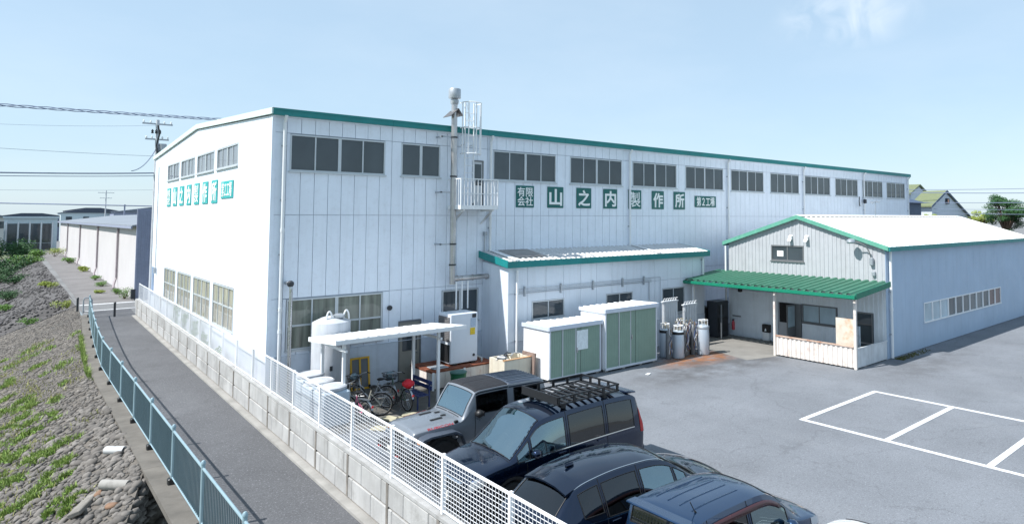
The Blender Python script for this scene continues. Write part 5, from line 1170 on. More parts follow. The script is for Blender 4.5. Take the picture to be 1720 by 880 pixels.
    def patch(s, name, m, x0, x1, t0, t1, off=0.0, sides=(1, -1), parent=None, both=False, nx=10, shape=None, thick=0.0):
        """a piece of skin over x0..x1, t0..t1; both=True joins left and right across the centre"""
        outl = []
        for sd in ([(1, -1)] if both else [(v,) for v in sides]):
            q = MB(); nt_ = max(2, int(abs(t1-t0)))
            for side in sd:
                base = len(q.v)
                for i in range(nx+1):
                    for j in range(nt_+1):
                        x = x0+(x1-x0)*i/nx; t = t0+(t1-t0)*j/nt_
                        if shape: x, t = shape(x, t)
                        q.v.append(tuple(s.P(x, t, side, off)))
                for i in range(nx):
                    for j in range(nt_):
                        k = nt_+1; f = (base+i*k+j, base+(i+1)*k+j, base+(i+1)*k+j+1, base+i*k+j+1); q.f.append(f if side < 0 else f[::-1])
            o = q.build(name, m, parent or s.root, smooth=50); outl.append(o)
            if thick: md = o.modifiers.new('solid', 'SOLIDIFY'); md.thickness = thick; md.offset = -1
        return outl
    def glass(s, name, m, x0, x1, t0, t1, both=False, sides=(1, -1), frame=True):
        s.hole(x0, x1, t0, t1, sides if not both else (1, -1)); s._g = getattr(s, '_g', [])+[(name, m, x0, x1, t0, t1, both, sides, frame)]
    def panes(s):
        for name, m, x0, x1, t0, t1, both, sides, frame in s._g:
            os_ = s.patch(name, m, x0, x1, t0, t1, .0, sides, None, both, nx=max(3, int((x1-x0)/.06)))
            if frame:
                for o_, sd in zip(os_, [(1, -1)] if both else [(v,) for v in sides]):
                    q = MB()
                    for side in sd:
                        ts = np.linspace(t0, t1, 8); xs_ = np.linspace(x0, x1, 12)
                        for (ln) in ([(x, t0) for x in xs_], [(x, t1) for x in xs_] if not (both and t1 >= TT[-1]) else None, [(x0, t) for t in ts], [(x1, t) for t in ts]):
                            if ln: q.tube([s.P(x, t, side, .003) for x, t in ln], .009, 4)
                    q.build('seal', M_black, o_)
    def seam(s, x, t0, t1, m=None, w=.006, slant=0.0):
        for side in (1, -1):
            q = MB(); q.tube([s.P(x+slant*(t-t0)/(t1-t0), t, side, .001) for t in np.linspace(t0, t1, 10)], w, 4); q.build('door_gap', m or M_seam, s.root)
    def wheels(s, xs_, r, w, y, rimm, nsp=5):
        for x in xs_:
            for sd in (1, -1):
                wt_ = bpy.data.objects.new('wheel', None); wt_.empty_display_size = .1; link(wt_, s.root); wt_.location = (x, sd*y, r); OFF[wt_.name] = Vector((0, 0, 0))
                q = MB(); q.lathe([(r*.62, -w/2), (r*.9, -w/2), (r*.98, -w*.38), (r, -w*.2), (r, w*.2), (r*.98, w*.38), (r*.9, w/2), (r*.62, w/2)], n=32, axis='y'); fixn(q.build('tyre', M_tyre, wt_, smooth=40))
                q = MB(); q.lathe([(r*.63, -w*.3), (r*.64, w*.3), (r*.58, w*.32), (r*.56, -w*.2)], n=32, axis='y')
                for k in range(nsp):
                    a = 2*PI*k/nsp; R = roty(a); q.box(-.035, .035, sd*w*.2-.015, sd*w*.2+.02, 0, r*.6, R, (0, sd*w*.2, 0))
                q.lathe([(.05, -.02), (.05, .02)], (0, sd*w*.22, 0), 12, 'y'); fixn(q.build('rim', rimm, wt_))
    def flare(s, x, r, m, w=.05, a0=-.15, a1=PI+.15, yo=0.0):
        for sd in (1, -1):
            aa = np.linspace(a0, a1, 18); pin = []; pout = []
            for a in aa:
                xx, zz = x+(r+.06)*math.cos(a), r+(r+.06)*math.sin(a); yy = s.f['w'](min(max(xx, 0), s.L))+.012+yo
                pin.append((xx, sd*(yy-.10-yo), zz)); pout.append((xx, sd*yy, zz))
            q = MB(); q.sheet(pin, pout, (0, 0, .012)); 
            pr = [(x+(r+.06+w)*math.cos(a), sd*(s.f['w'](min(max(x+(r+.06)*math.cos(a), 0), s.L))+.008), r+(r+.06+w)*math.sin(a)) for a in aa]
            q.sheet(pout, pr, (0, sd*.004, 0)); fixn(q.build('wheel_arch', m, s.root, smooth=50))
            q = MB(); q.lathe([(r+.06, -.12), (r+.06, .12)], (x, sd*(s.f['w'](x)-.18), r), 24, 'y'); q.build('arch_liner', M_black, s.root)
    def seats(s, rows, zf=.55, h=.62, y=.36, facing=1):
        for x in rows:
            for sd in (1, -1):
                q = MB(); q.cbox(x-.25, x+.25, sd*y-.23, sd*y+.23, zf-.12, zf, .05).cbox(x-.33, x-.20, sd*y-.22, sd*y+.22, zf, zf+h, .05, roty(-.15)); o = q.build('seat', M_seat, s.root, smooth=50); q = MB(); q.cbox(x-.43, x-.33, sd*y-.12, sd*y+.12, zf+h, zf+h+.18, .04); q.build('headrest', M_seat, o, smooth=50)
    def dash(s, x0, x1, z, w):
        q = MB(); q.cbox(x0, x1, -w, w, z-.22, z, .06); q.build('dashboard', M_interior, s.root, smooth=50); q = MB()
        q.tube([(x0-.08+.06*math.sin(a), -.36+.18*math.cos(a), z+.02+.17*math.sin(a)) for a in np.linspace(0, 2*PI, 20, endpoint=False)], .015, 6, closed=True); q.cyl((x0, -.36, z-.05), (x0-.08, -.36, z+.02), .03, n=8); q.build('steering_wheel', M_black, s.root, smooth=50)
    def mirror(s, x, z, w, m):
        for sd in (1, -1):
            q = MB(); q.cbox(x-.08, x+.10, sd*(w+.12)-.10, sd*(w+.12)+.10, z, z+.17, .05); o = q.build('side_mirror', m, s.root, smooth=50); q = MB(); q.box(x-.084, x-.078, sd*(w+.12)-.08, sd*(w+.12)+.08, z+.02, z+.15); q.build('mirror_glass', M_chrome, o); q = MB(); q.cbox(x-.02, x+.05, sd*(w+.02)-.06, sd*(w+.02)+.06, z+.0, z+.05, .01); q.build('mirror_arm', M_black, o)
    def wipers(s, x, t0, z0=None, x1=None):
        for y0, y1 in ((.55, .02), (-.05, -.6)):
            q = MB(); pts = []
            for u in np.linspace(0, 1, 6):
                yy = y0+(y1-y0)*u; xx = x+(x1-x)*u if x1 else x
                tt = TT[4]+NT[4]*(1-abs(yy)/max(.05, s.f['wr'](xx))); pts.append(s.P(xx, min(TT[-1], max(TT[4], tt)), 1 if yy >= 0 else -1, .012))
            q.tube(pts, .009, 5); q.build('wiper', M_black, s.root)
    def handles(s, xs_, t, m, l=.18):
        for x in xs_:
            for sd in (1, -1):
                p = s.P(x, t, sd, .02); q = MB(); q.cbox(x-l/2, x+l/2, p.y-.014, p.y+.014, p.z-.016, p.z+.016, .008); q.build('door_handle', m, s.root)
    def plate(s, x, z, front):
        q = MB(); q.box(x-.006, x+.006, -.165, .165, z, z+.165); q.build('number_plate', M_plate, s.root)

T3, T4, T5 = TT[3], TT[4], TT[5]
# --- dark blue minivan with roof rack
PV = paint('paint_navy', (12, 32, 60), .75, .12); 
van = Car('dark navy minivan with a black roof basket, nose to the fence', dict(
    x=[0, .05, .20, .34, .6, 1.4, 2.5, 2.95, 3.12, 3.35, 3.62, 3.82, 4.10, 4.42, 4.62, 4.72, 4.76],
    w=[.80, .845, .87, .885, .895, .90, .90, .90, .895, .895, .89, .885, .87, .84, .78, .70, .62],
    zb=[1.04, 1.06, 1.08, 1.09, 1.10, 1.10, 1.08, 1.07, 1.06, 1.05, 1.04, 1.03, 1.0, .95, .90, .80, .66],
    wr=[.74, .72, .695, .69, .70, .715, .72, .71, .70, .735, .775, .80, .79, .75, .69, .60, .52],
    zr=[1.08, 1.28, 1.70, 1.77, 1.80, 1.82, 1.79, 1.74, 1.66, 1.45, 1.22, 1.09, 1.05, .99, .93, .83, .70],
    zc=[1.09, 1.32, 1.76, 1.83, 1.87, 1.89, 1.86, 1.82, 1.74, 1.52, 1.29, 1.15, 1.11, 1.06, 1.0, .88, .74]),
    (5.14, -11.32, 0), PI, PV, arch=((.92, .35), (3.80, .35)))
van.glass('windshield', M_wsglass, 3.04, 3.80, T4+.5, T5, both=True)
van.glass('rear_window', M_cpriv, .06, .19, T4+1, T5, both=True)
van.glass('side_window', M_cglass, 2.42, 3.30, T3+.0, T4-1); van.glass('quarter_window', M_cglass, 3.36, 3.66, T3, T4-1)
van.glass('side_window', M_cpriv, 1.30, 2.30, T3, T4-1); van.glass('side_window', M_cpriv, .36, 1.18, T3, T4-1)
van.body(); van.panes(); van.seats((1.0, 1.9, 2.75)); van.dash(3.2, 3.75, 1.06, .74); van.wheels((.92, 3.80), .35, .22, .80, M_rim, 6)
for x in (.92, 3.80): van.flare(x, .35, M_black, .05)
for x in (1.24, 2.36): van.seam(x, 1, T4)
van.seam(3.45, 2, T3); van.handles((1.45, 2.55), TT[2]+3, PV, .2); van.mirror(3.28, 1.08, .86, PV); van.wipers(3.80, T4)
van.patch('bonnet_gap', M_seam, 3.84, 3.85, T4-1, T5, .002, both=True); van.patch('tail_lamp', M_lampr, .03, .16, TT[2]+2, T3+5, .008, nx=4); van.patch('headlamp', M_lampc, 4.42, 4.70, TT[2]+1.5, T3+.5, .008, nx=6)
van.patch('belt_chrome', M_chrome, .36, 3.5, T3-.35, T3-.1, .006, nx=30)
q = MB(); q.cbox(.07, .42, -.62, .62, 1.78, 1.83, .02, roty(-.12)); q.build('spoiler', PV, van.root, smooth=40)
q = MB(); q.cbox(4.66, 4.80, -.62, .62, .30, .56, .05); q.build('front_bumper', M_black, van.root, smooth=40); q = MB(); q.cbox(4.70, 4.775, -.5, .5, .58, .84, .02); q.build('grille', M_chrome, van.root); van.plate(4.815, .40, True); van.plate(-.01, .78, False)
q = MB(); q.cbox(-.08, .12, -.80, .80, .32, .60, .06); q.build('rear_bumper', PV, van.root, smooth=40)
# roof basket: a thing of its own on the van
rk = thing('roof_basket', 'black steel roof basket on the navy minivan', 'roof rack', (5.14, -11.32, 0), PI, world=False); M_rack = mat('rack_black', (26, 27, 30), .45, var=.1)
bx0, bx1, bw, bz0, bz1 = .72, 2.50, .67, 1.94, 2.09
for z, r in ((bz0, .022), (bz1, .022)):
    q = MB(); q.box(bx0, bx1, bw-r, bw+r, z-r*.7, z+r*.7).box(bx0, bx1, -bw-r, -bw+r, z-r*.7, z+r*.7).box(bx0-r, bx0+r, -bw-r, bw+r, z-r*.69, z+r*.69).box(bx1-r, bx1+r, -bw-r, bw+r, z-r*.69, z+r*.69); q.build('perimeter_bar', M_rack, rk)
q = MB(); q.box(bx1-.01, bx1+.03, -bw, bw, bz0, bz1); q.build('wind_deflector', M_rack, rk)
for x in np.linspace(bx0+.02, bx1-.02, 5):
    for sd in (1, -1): q = MB(); q.box(x-.03, x+.03, sd*bw-.018, sd*bw+.018, bz0, bz1); q.build('upright', M_rack, rk)
for y in (-.33, 0, .33): q = MB(); q.box(bx0-.018, bx0+.018, y-.03, y+.03, bz0, bz1); q.build('upright', M_rack, rk)
for k in range(9): x = bx0+.1+(bx1-bx0-.2)*k/8; q = MB(); q.cbox(x-.035, x+.035, -bw, bw, bz0-.02, bz0+.012, .008); q.build('slat', M_rack, rk)
for y in (-.3, .3): q = MB(); q.box(bx0, bx1, y-.012, y+.012, bz0-.04, bz0-.02); q.build('runner', M_rack, rk)
for x in (1.1, 2.3):
    for sd in (1, -1): q = MB(); q.cbox(x-.05, x+.05, sd*.6-.04, sd*.6+.04, 1.82, bz0, .01); q.build('rack_foot', M_rack, rk)

# --- grey two-door off-roader
PJ = paint('paint_grey', (126, 132, 140), .3, .35); M_top = mat('soft_top', (30, 32, 38), .85, var=.1, bump=.2, bs=200); M_hard = paint('hard_top', (52, 62, 78), .1, .5)
jeep = Car('grey two-door off-roader with black roof panel, nose to the fence', dict(
    x=[0, .04, .10, .5, 1.2, 1.98, 2.10, 2.16, 2.30, 2.44, 2.52, 2.9, 3.4, 3.62, 3.70],
    w=[.74, .775, .78, .79, .79, .79, .785, .78, .775, .77, .765, .74, .69, .66, .64],
    zb=[1.10, 1.12, 1.12, 1.13, 1.14, 1.15, 1.15, 1.15, 1.15, 1.14, 1.12, 1.10, 1.06, 1.03, .92],
    wr=[.72, .72, .71, .70, .70, .70, .70, .71, .725, .735, .72, .69, .64, .61, .60],
    zr=[1.16, 1.5, 1.74, 1.77, 1.78, 1.77, 1.74, 1.66, 1.45, 1.20, 1.15, 1.13, 1.10, 1.07, .96],
    zc=[1.17, 1.52, 1.79, 1.82, 1.83, 1.82, 1.79, 1.70, 1.49, 1.24, 1.20, 1.19, 1.16, 1.12, .98]),
    (4.36, -8.55, 0), PI-.02, PJ, zl=.45, tuck=.99, arch=((.62, .42), (3.02, .42)), dome=3.0)
jeep.glass('windshield', M_wsglass, 2.14, 2.43, T4+1, T5, both=True, frame=True)
jeep.glass('rear_window', M_cpriv, .03, .09, T4+1, T5, both=True)
jeep.glass('side_window', M_cpriv, 1.22, 2.10, T3+1, T4-1); jeep.glass('side_window', M_cpriv, .22, 1.02, T3+1, T4-1)
jeep.body(); jeep.panes(); jeep.seats((.75, 1.55), .75, .6, .34); jeep.dash(2.05, 2.42, 1.16, .66); jeep.wheels((.62, 3.02), .42, .27, .76, M_rimd, 5)
jeep.patch('roof_panel', M_top, 1.18, 2.10, T4-.6, T5, .014, both=True, nx=14, thick=.012)
jeep.patch('hard_top', M_hard, .06, 1.16, T4-.8, T5, .010, both=True, nx=14, thick=.01)
for y in np.linspace(-.5, .5, 9):
    q = MB(); pts = []
    for x in np.linspace(.14, 1.10, 8): tt = T4+NT[4]*(1-abs(y)/jeep.f['wr'](x)); pts.append(jeep.P(x, tt, 1 if y >= 0 else -1, .014))
    q.tube(pts, .012, 5); q.build('roof_rib', M_hard, jeep.root, smooth=60)
for x in (1.12, 2.14): jeep.seam(x, 2, T3+1, w=.007)
jeep.handles((1.28,), TT[2]+3, PJ, .16); jeep.wipers(2.47, T4)
jeep.mirror(2.05, 1.18, .72, M_black)
# bonnet sides, vents, latches, fender flares
for sd in (1, -1):
    for x in (.62, 3.02):
        q = MB(); aa = [(-.56, .70), (-.46, .92), (-.30, 1.0), (.30, 1.0), (.46, .92), (.58, .72)] if x < 1 else [(-.56, .62), (-.46, .88), (-.28, .98), (.34, .98), (.52, .94), (.66, .74)]
        q.sheet([(x+a, sd*.70, z) for a, z in aa], [(x+a, sd*.95, z-.02) for a, z in aa], (0, 0, .045)); fixn(q.build('fender_flare', mat('flare_grey', (70, 78, 90), .45, var=.06), jeep.root, smooth=30))
        q = MB(); q.lathe([(.48, -.14), (.48, .12)], (x, sd*.72, .44), 24, 'y'); q.build('arch_liner', M_black, jeep.root)
    q = MB(); p = jeep.P(2.62, T4-.2, sd, .02); q.cbox(p.x-.05, p.x+.05, p.y-.03, p.y+.03, p.z-.04, p.z+.03, .01); q.build('bonnet_latch', M_black, jeep.root)
    q = MB(); q.lathe([(.09, 0), (.095, .03), (.06, .06)], (3.70, sd*.40, .92), 18, 'x'); q.build('headlamp', M_lampc, jeep.root, smooth=40)
    q = MB(); q.cbox(3.55, 3.62, sd*.82-.06, sd*.82+.06, .86, .93, .01); q.build('turn_lamp', M_amber, jeep.root)
    q = MB(); q.box(-.02, .02, sd*.68-.07, sd*.68+.07, .85, 1.08); q.build('tail_lamp', M_lampr, jeep.root)
    q = MB(); q.lathe([(.05, -.005), (.05, .012), (.02, .02)], (2.62, sd*.775, .86), 14, 'y'); q.build('side_badge', M_chrome, jeep.root)
for y, x0, x1 in ((.30, 2.78, 3.08), (-.30, 2.78, 3.08), (.16, 2.62, 2.74), (-.16, 2.62, 2.74)):
    q = MB(); tt = T4+NT[4]*(1-abs(y)/.68); a, c = jeep.P(x0, tt, 1 if y > 0 else -1, .006), jeep.P(x1, tt, 1 if y > 0 else -1, .006); q.sheet([(a.x, y-.04, a.z), (c.x, y-.035, c.z)], [(a.x, y+.04, a.z), (c.x, y+.035, c.z)], (0, 0, .012)); q.build('bonnet_vent', M_black, jeep.root)
q = MB(); q.cbox(3.66, 3.92, -.80, .80, .50, .68, .03); q.build('front_bumper', M_black, jeep.root); q = MB()
for k in range(7): y = -.24+.08*k; q.box(3.695, 3.712, y-.022, y+.022, .76, 1.02)
q.build('grille_slots', M_black, jeep.root, kind='stuff')
for y in (-.5, .5): q = MB(); q.tube([(3.9, y-.04, .60), (3.99, y-.03, .60), (3.99, y+.03, .60), (3.9, y+.04, .60)], .018, 6); q.build('tow_hook', mat('hook_red', (190, 30, 36), .4), jeep.root)
jeep.plate(3.93, .53, True)
q = MB(); q.lathe([(.22, -.12), (.38, -.12), (.42, -.06), (.42, .06), (.38, .12), (.22, .12)], (-.16, 0, .98), 28, 'x'); fixn(q.build('spare_wheel', M_tyre, jeep.root, smooth=40))
q = MB(); q.cbox(-.1, .06, -.76, .76, .5, .66, .03); q.build('rear_bumper', M_black, jeep.root)
me = textmesh('RUBICON', (.62, .075), mat('decal_red', (150, 30, 44), .5, var=.05), .003, .012)
for sd in (1, -1):
    t = bpy.data.objects.new('bonnet_lettering', me); link(t, jeep.root); pa, pb = jeep.P(2.70, T4-2.0, sd, .006), jeep.P(3.32, T4-2.0, sd, .006); c = (pa+pb)/2; t.location = c
    dx = (pb-pa).normalized()
    up = (jeep.P(3.0, T4-1, sd)-jeep.P(3.0, T4-3, sd)).normalized()
    ex = dx if sd < 0 else -dx      # reading direction seen from outside
    ez = (up-ex*up.dot(ex)).normalized(); ey = ez.cross(ex); t.rotation_euler = Matrix((ex, ey, ez)).transposed().to_euler()

# --- dark blue SUV, tail to the fence
PS = paint('paint_blueblack', (10, 30, 56), .75, .1)
suv = Car('dark blue SUV with a rounded roof and rear spoiler, tail to the fence', dict(
    x=[0, .06, .16, .40, .62, .95, 1.6, 2.2, 2.55, 2.8, 3.1, 3.38, 3.6, 3.95, 4.25, 4.42, 4.50],
    w=[.76, .83, .87, .90, .91, .92, .92, .92, .92, .915, .91, .905, .90, .885, .84, .76, .66],
    zb=[.96, 1.0, 1.04, 1.06, 1.05, 1.03, 1.0, .985, .975, .97, .965, .96, .95, .92, .87, .80, .66],
    wr=[.70, .70, .68, .64, .60, .60, .61, .62, .625, .64, .69, .76, .80, .78, .72, .64, .56],
    zr=[1.0, 1.06, 1.16, 1.36, 1.50, 1.56, 1.60, 1.58, 1.53, 1.44, 1.26, 1.08, 1.0, .96, .90, .83, .70],
    zc=[1.02, 1.09, 1.20, 1.42, 1.57, 1.64, 1.69, 1.67, 1.62, 1.53, 1.36, 1.17, 1.09, 1.05, .98, .90, .74]),
    (.14, -14.30, 0), 0.0, PS, arch=((.85, .35), (3.55, .35)))
suv.glass('windshield', M_cglass, 2.70, 3.52, T4+1, T5, both=True); suv.glass('rear_window', M_cpriv, .18, .56, T4+1, T5, both=True)
suv.glass('side_window', M_cglass, 2.02, 2.82, T3, T4-1); suv.glass('quarter_window', M_cglass, 2.88, 3.16, T3, T4-1); suv.glass('side_window', M_cpriv, 1.12, 1.92, T3, T4-1); suv.glass('quarter_window', M_cpriv, .62, 1.04, T3+1, T4-1)
suv.body(); suv.panes(); suv.seats((1.35, 2.2), .5, .6); suv.dash(2.75, 3.35, .98, .74); suv.wheels((.85, 3.55), .35, .23, .80, M_rimd, 5)
for x in (.85, 3.55): suv.flare(x, .35, M_black, .06)
for x in (1.08, 1.97, 3.1): suv.seam(x, 1, T4 if x < 3 else T3)
suv.handles((1.25, 2.15), TT[2]+3, PS, .2); suv.mirror(2.92, 1.0, .86, PS); suv.wipers(3.5, T4)
suv.patch('belt_chrome', M_chrome, .66, 3.2, T3-.35, T3-.1, .005, nx=30); suv.patch('roof_gutter', M_chrome, .6, 2.7, T4+.35, T4+.6, .006, nx=24)
suv.patch('tail_lamp', M_lampr, .02, .30, TT[2]+2, T3-.5, .008, nx=6); suv.patch('headlamp', M_lampc, 4.05, 4.42, TT[2]+2, T3+.2, .008, nx=6); suv.patch('bonnet_gap', M_seam, 3.60, 3.61, T4-1, T5, .002, both=True)
q = MB(); q.sheet([(.42, -.58, 1.44), (.42, -.3, 1.50), (.42, 0, 1.515), (.42, .3, 1.50), (.42, .58, 1.44)], [(.72, -.56, 1.515), (.72, -.3, 1.575), (.72, 0, 1.60), (.72, .3, 1.575), (.72, .56, 1.515)], (0, 0, .03)); fixn(q.build('spoiler', PS, suv.root, smooth=30)); suv.plate(-.01, .72, False)
q = MB(); q.cbox(-.06, .14, -.80, .80, .30, .58, .06); q.build('rear_bumper', M_black, suv.root, smooth=40); q = MB(); q.cbox(4.40, 4.56, -.62, .62, .30, .62, .06); q.build('front_bumper', PS, suv.root, smooth=40)
q = MB(); q.cbox(.86, 1.06, -.025, .025, 1.64, 1.70, .02); q.build('roof_fin', PS, suv.root, smooth=50)

# --- dark compact wagon, tail to the fence
PK = paint('paint_bluegrey', (30, 60, 94), .65, .2)
def compact(label, loc, pm, tints=None, group='cars parked along the mesh fence'):
    k = Car(label, dict(
        x=[0, .05, .14, .30, .8, 1.5, 1.85, 2.1, 2.4, 2.68, 2.85, 3.1, 3.32, 3.42, 3.47],
        w=[.72, .78, .81, .82, .825, .825, .825, .825, .82, .815, .81, .79, .73, .66, .58],
        zb=[.94, .96, .97, .98, .98, .97, .965, .96, .955, .95, .93, .89, .83, .74, .62],
        wr=[.70, .68, .66, .64, .63, .63, .62, .64, .69, .735, .73, .70, .63, .55, .48],
        zr=[1.0, 1.25, 1.56, 1.60, 1.62, 1.61, 1.57, 1.46, 1.22, 1.01, .97, .93, .86, .76, .64],
        zc=[1.01, 1.28, 1.61, 1.65, 1.68, 1.67, 1.64, 1.54, 1.30, 1.08, 1.04, 1.0, .92, .80, .66]),
        loc, 0.0, pm, arch=((.60, .29), (2.95, .29)), group=group, dome=3.0)
    k.glass('windshield', M_cglass, 1.92, 2.64, T4+1, T5, both=True); k.glass('rear_window', M_cpriv, .06, .13, T4+1, T5, both=True)
    k.glass('side_window', M_cglass, 1.40, 2.32, T3, T4-1); k.glass('side_window', M_cpriv, .42, 1.30, T3, T4-1)
    k.body(); k.panes(); k.seats((.8, 1.6), .5, .58, .32); k.dash(2.0, 2.55, .97, .66); k.wheels((.60, 2.95), .29, .17, .74, M_rim, 6)
    for x in (.60, 2.95): k.flare(x, .29, pm, .03)
    for x in (.40, 1.35, 2.30): k.seam(x, 1, T3 if x > 2 else T4)
    k.handles((.55, 1.5), TT[2]+3, pm, .18); k.mirror(2.22, .98, .78, pm); k.wipers(2.66, T4)
    k.patch('tail_lamp', M_lampr, .02, .10, TT[2]+2, T3+5, .008, nx=4); k.patch('headlamp', M_lampc, 2.98, 3.36, TT[2]+2, T3+.4, .008, nx=6); k.patch('bonnet_gap', M_seam, 2.72, 2.73, T4-1, T5, .002, both=True)
    k.patch('door_visor', mat('visor_brown', (70, 40, 44), .2, var=.05), .44, 2.2, T4-1.9, T4-.9, .02, nx=20, thick=.004)
    for y in (-.36, -.12, .12, .36):
        q = MB(); pts = [k.P(x, T4+NT[4]*(1-abs(y)/.63), 1 if y > 0 else -1, .002) for x in np.linspace(.4, 1.5, 8)]; q.tube(pts, .010, 5); q.build('roof_rib', pm, k.root, smooth=60)
    q = MB(); q.cyl((.40, -.42, 1.66), (.28, -.43, 1.84), .007, n=6).cyl((.42, -.42, 1.64), (.40, -.42, 1.67), .016, n=8); q.build('roof_aerial', M_black, k.root)
    q = MB(); q.cbox(-.03, .18, -.62, .62, 1.60, 1.64, .015); q.build('spoiler', pm, k.root, smooth=40); k.plate(-.01, .66, False)
    q = MB(); q.cbox(-.05, .12, -.74, .74, .26, .5, .05); q.build('rear_bumper', pm, k.root, smooth=40); q = MB(); q.cbox(3.36, 3.52, -.55, .55, .26, .55, .06); q.build('front_bumper', pm, k.root, smooth=40)
    return k
compact('blue-grey compact wagon with brown window visors, tail to the fence', (.92, -16.58, 0), PK)
compact('white compact wagon at the bottom edge of the picture', (1.0, -19.10, 0), paint('paint_white', (226, 228, 230), 0, .3))
# ------------------------------------------------------------------ far buildings along the track
M_pink = mat('pale_render', (190, 187, 188), .8, var=.05, vs=.3, streak=.12, streakcol=(170, 160, 160)); M_slate = mat('slate_sheet', (140, 147, 168), .6, var=.08, streak=.1)
pk = thing('pale_warehouse', 'long pale warehouse with slim downpipes beyond the crossing road', 'building', (8, 80, 0))
q = MB(); q.prism([(.85, 36.3, 0), (16, 36.3, 0), (16, 36.3, 5.6), (8.4, 36.3, 6.3), (.85, 36.3, 5.4)], (0, 95, 0)); fixn(q.build('wall', M_pink, pk))
q = MB(); q.prism([(.75, 36.15, 0), (16, 36.15, 0), (16, 36.15, 6.3), (1.0, 36.15, 6.7), (.75, 36.15, 6.7)], (0, .14, 0)); fixn(q.build('end_sheet', M_slate, pk))
q = MB()
for k in range(60): x = .8+.25*k; q.box(x, x+.06, 36.11, 36.15, 0, 6.6-.02*k*.25)
q.build('end_ribs', M_slate, pk, kind='stuff')
q = MB(); q.sheet([(.5, 36.4, 5.36), (8.4, 36.4, 6.4)], [(.5, 131.4, 5.36), (8.4, 131.4, 6.4)], (0, 0, .12)); q.sheet([(8.4, 36.4, 6.4), (16.3, 36.4, 5.6)], [(8.4, 131.4, 6.4), (16.3, 131.4, 5.6)], (0, 0, .12)); q.build('roof', mat('pale_roof', (126, 132, 140), .6, var=.1, vs=.3), pk)
q = MB(); q.box(.42, .52, 36.4, 131.4, 5.22, 5.4); q.build('gutter', M_slate, pk)
M_bpipe = mat('brown_pipe', (150, 140, 144), .6)
for y in (47.1, 64.0, 86.4, 109.8): q = MB(); q.tube([(.74, y, 5.3), (.74, y, .9), (.55, y-.5, .4), (.5, y-.8, .1)], .085, 8); q.build('downpipe', M_bpipe, pk, smooth=40)
q = MB(); q.box(3.2, 5.4, 36.08, 36.14, 0, 3.4); q.build('door', mat('slate_door', (92, 100, 124), .6), pk)
q = MB(); q.box(.55, .8, 36.0, 36.4, .1, .8); q.build('meter_box', M_dark, pk)
# glazed hall at the far end
gh_ = thing('glazed_hall', 'small glazed hall with tall dark panes at the end of the track', 'building', (-2.6, 140, 0)); M_tealw = mat('pale_teal', (196, 210, 214), .6, var=.05)
q = MB(); q.box(-6.6, .8, 140, 150, 0, 6.0).box(-6.8, 1.0, 139.6, 150.2, 6.0, 6.3); q.build('wall', M_tealw, gh_)
for k in range(4): a = -6.1+1.6*k; q = MB(); q.box(a, a+1.25, 139.86, 139.98, 1.5, 5.0); q.build('pane', M_glass, gh_); q = MB(); q.box(a, a+1.25, 139.86, 139.98, .2, 1.35); q.build('pane', M_glass, gh_)
for k in range(5): a = -6.28+1.6*k; q = MB(); q.box(a-.09, a+.09, 139.8, 139.95, 0, 5.3); q.build('mullion', M_white, gh_)
lb = thing('low_house', 'low pale house with pilasters at the left edge', 'building', (-12, 132, -1)); q = MB(); q.box(-17, -7.6, 130, 140, -1, 4.4); q.build('wall', M_pink, lb); q = MB(); q.prism([(-17.5, 129.5, 4.4), (-7.2, 129.5, 4.4), (-7.2, 129.5, 4.8), (-12, 129.5, 5.9), (-17.5, 129.5, 4.8)], (0, 11, 0)); fixn(q.build('roof', mat('roof_navy', (58, 74, 96), .6, var=.1), lb))
for k in range(5): x = -16+1.9*k; q = MB(); q.box(x, x+.3, 129.85, 130, -1, 4.3); q.build('pilaster', M_bpipe, lb)
lr = thing('carport_roof', 'low grey carport roof left of the glazed hall', 'carport', (-10, 105, -1)); q = MB(); q.sheet([(-13, 100, 2.2), (-7.2, 100, 2.9)], [(-13, 108, 2.2), (-7.2, 108, 2.9)], (0, 0, .25)); q.build('roof', M_slate, lr)
for x in (-12.6, -7.6): q = MB(); q.box(x-.1, x+.1, 100.4, 100.6, -3, 2.3); q.build('post', M_white, lr)
# far roofs
rf = random.Random(4)
frl = ['distant flat grey roof on the left skyline', 'distant dark roof left of the glazed hall', 'distant blue-grey roof behind the pale warehouse', 'distant dark roof right behind the warehouse ridge', 'distant wide roof low on the left skyline', 'distant dark roof at the far left edge', 'far dark block on the skyline behind the mast', 'far grey block on the skyline by the utility pole']
for k, (x0, x1, y, h) in enumerate(((-9, 6, 205, 7.3), (-16, -6, 190, 7.2), (4, 18, 200, 8.4), (14, 30, 190, 8.6), (-30, -10, 240, 8.0), (-34, -20, 200, 6.6), (8, 22, 260, 9.5), (24, 40, 240, 9.8))):
    t = thing('distant_building', frl[k], 'building', ((x0+x1)/2, y, 0)); q = MB(); q.box(x0, x1, y, y+15, -1, h-1.0); q.build('wall', [M_slate, M_pink, M_tealw][k % 3], t); q = MB(); q.prism([(x0-.4, y-.4, h-1.0), (x1+.4, y-.4, h-1.0), ((x0+x1)/2+2, y-.4, h), ((x0+x1)/2-2, y-.4, h)], (0, 16, 0)); fixn(q.build('roof', mat('far_roof_%d' % (k % 2), [(70, 78, 92), (110, 118, 130)][k % 2], .7, var=.1), t))
    for j in range(4): xw = x0+(x1-x0)*(j+.3)/4; q = MB(); q.box(xw, xw+1.2, y-.08, y-.02, h-3.6, h-2.0); q.build('window', M_glass, t)
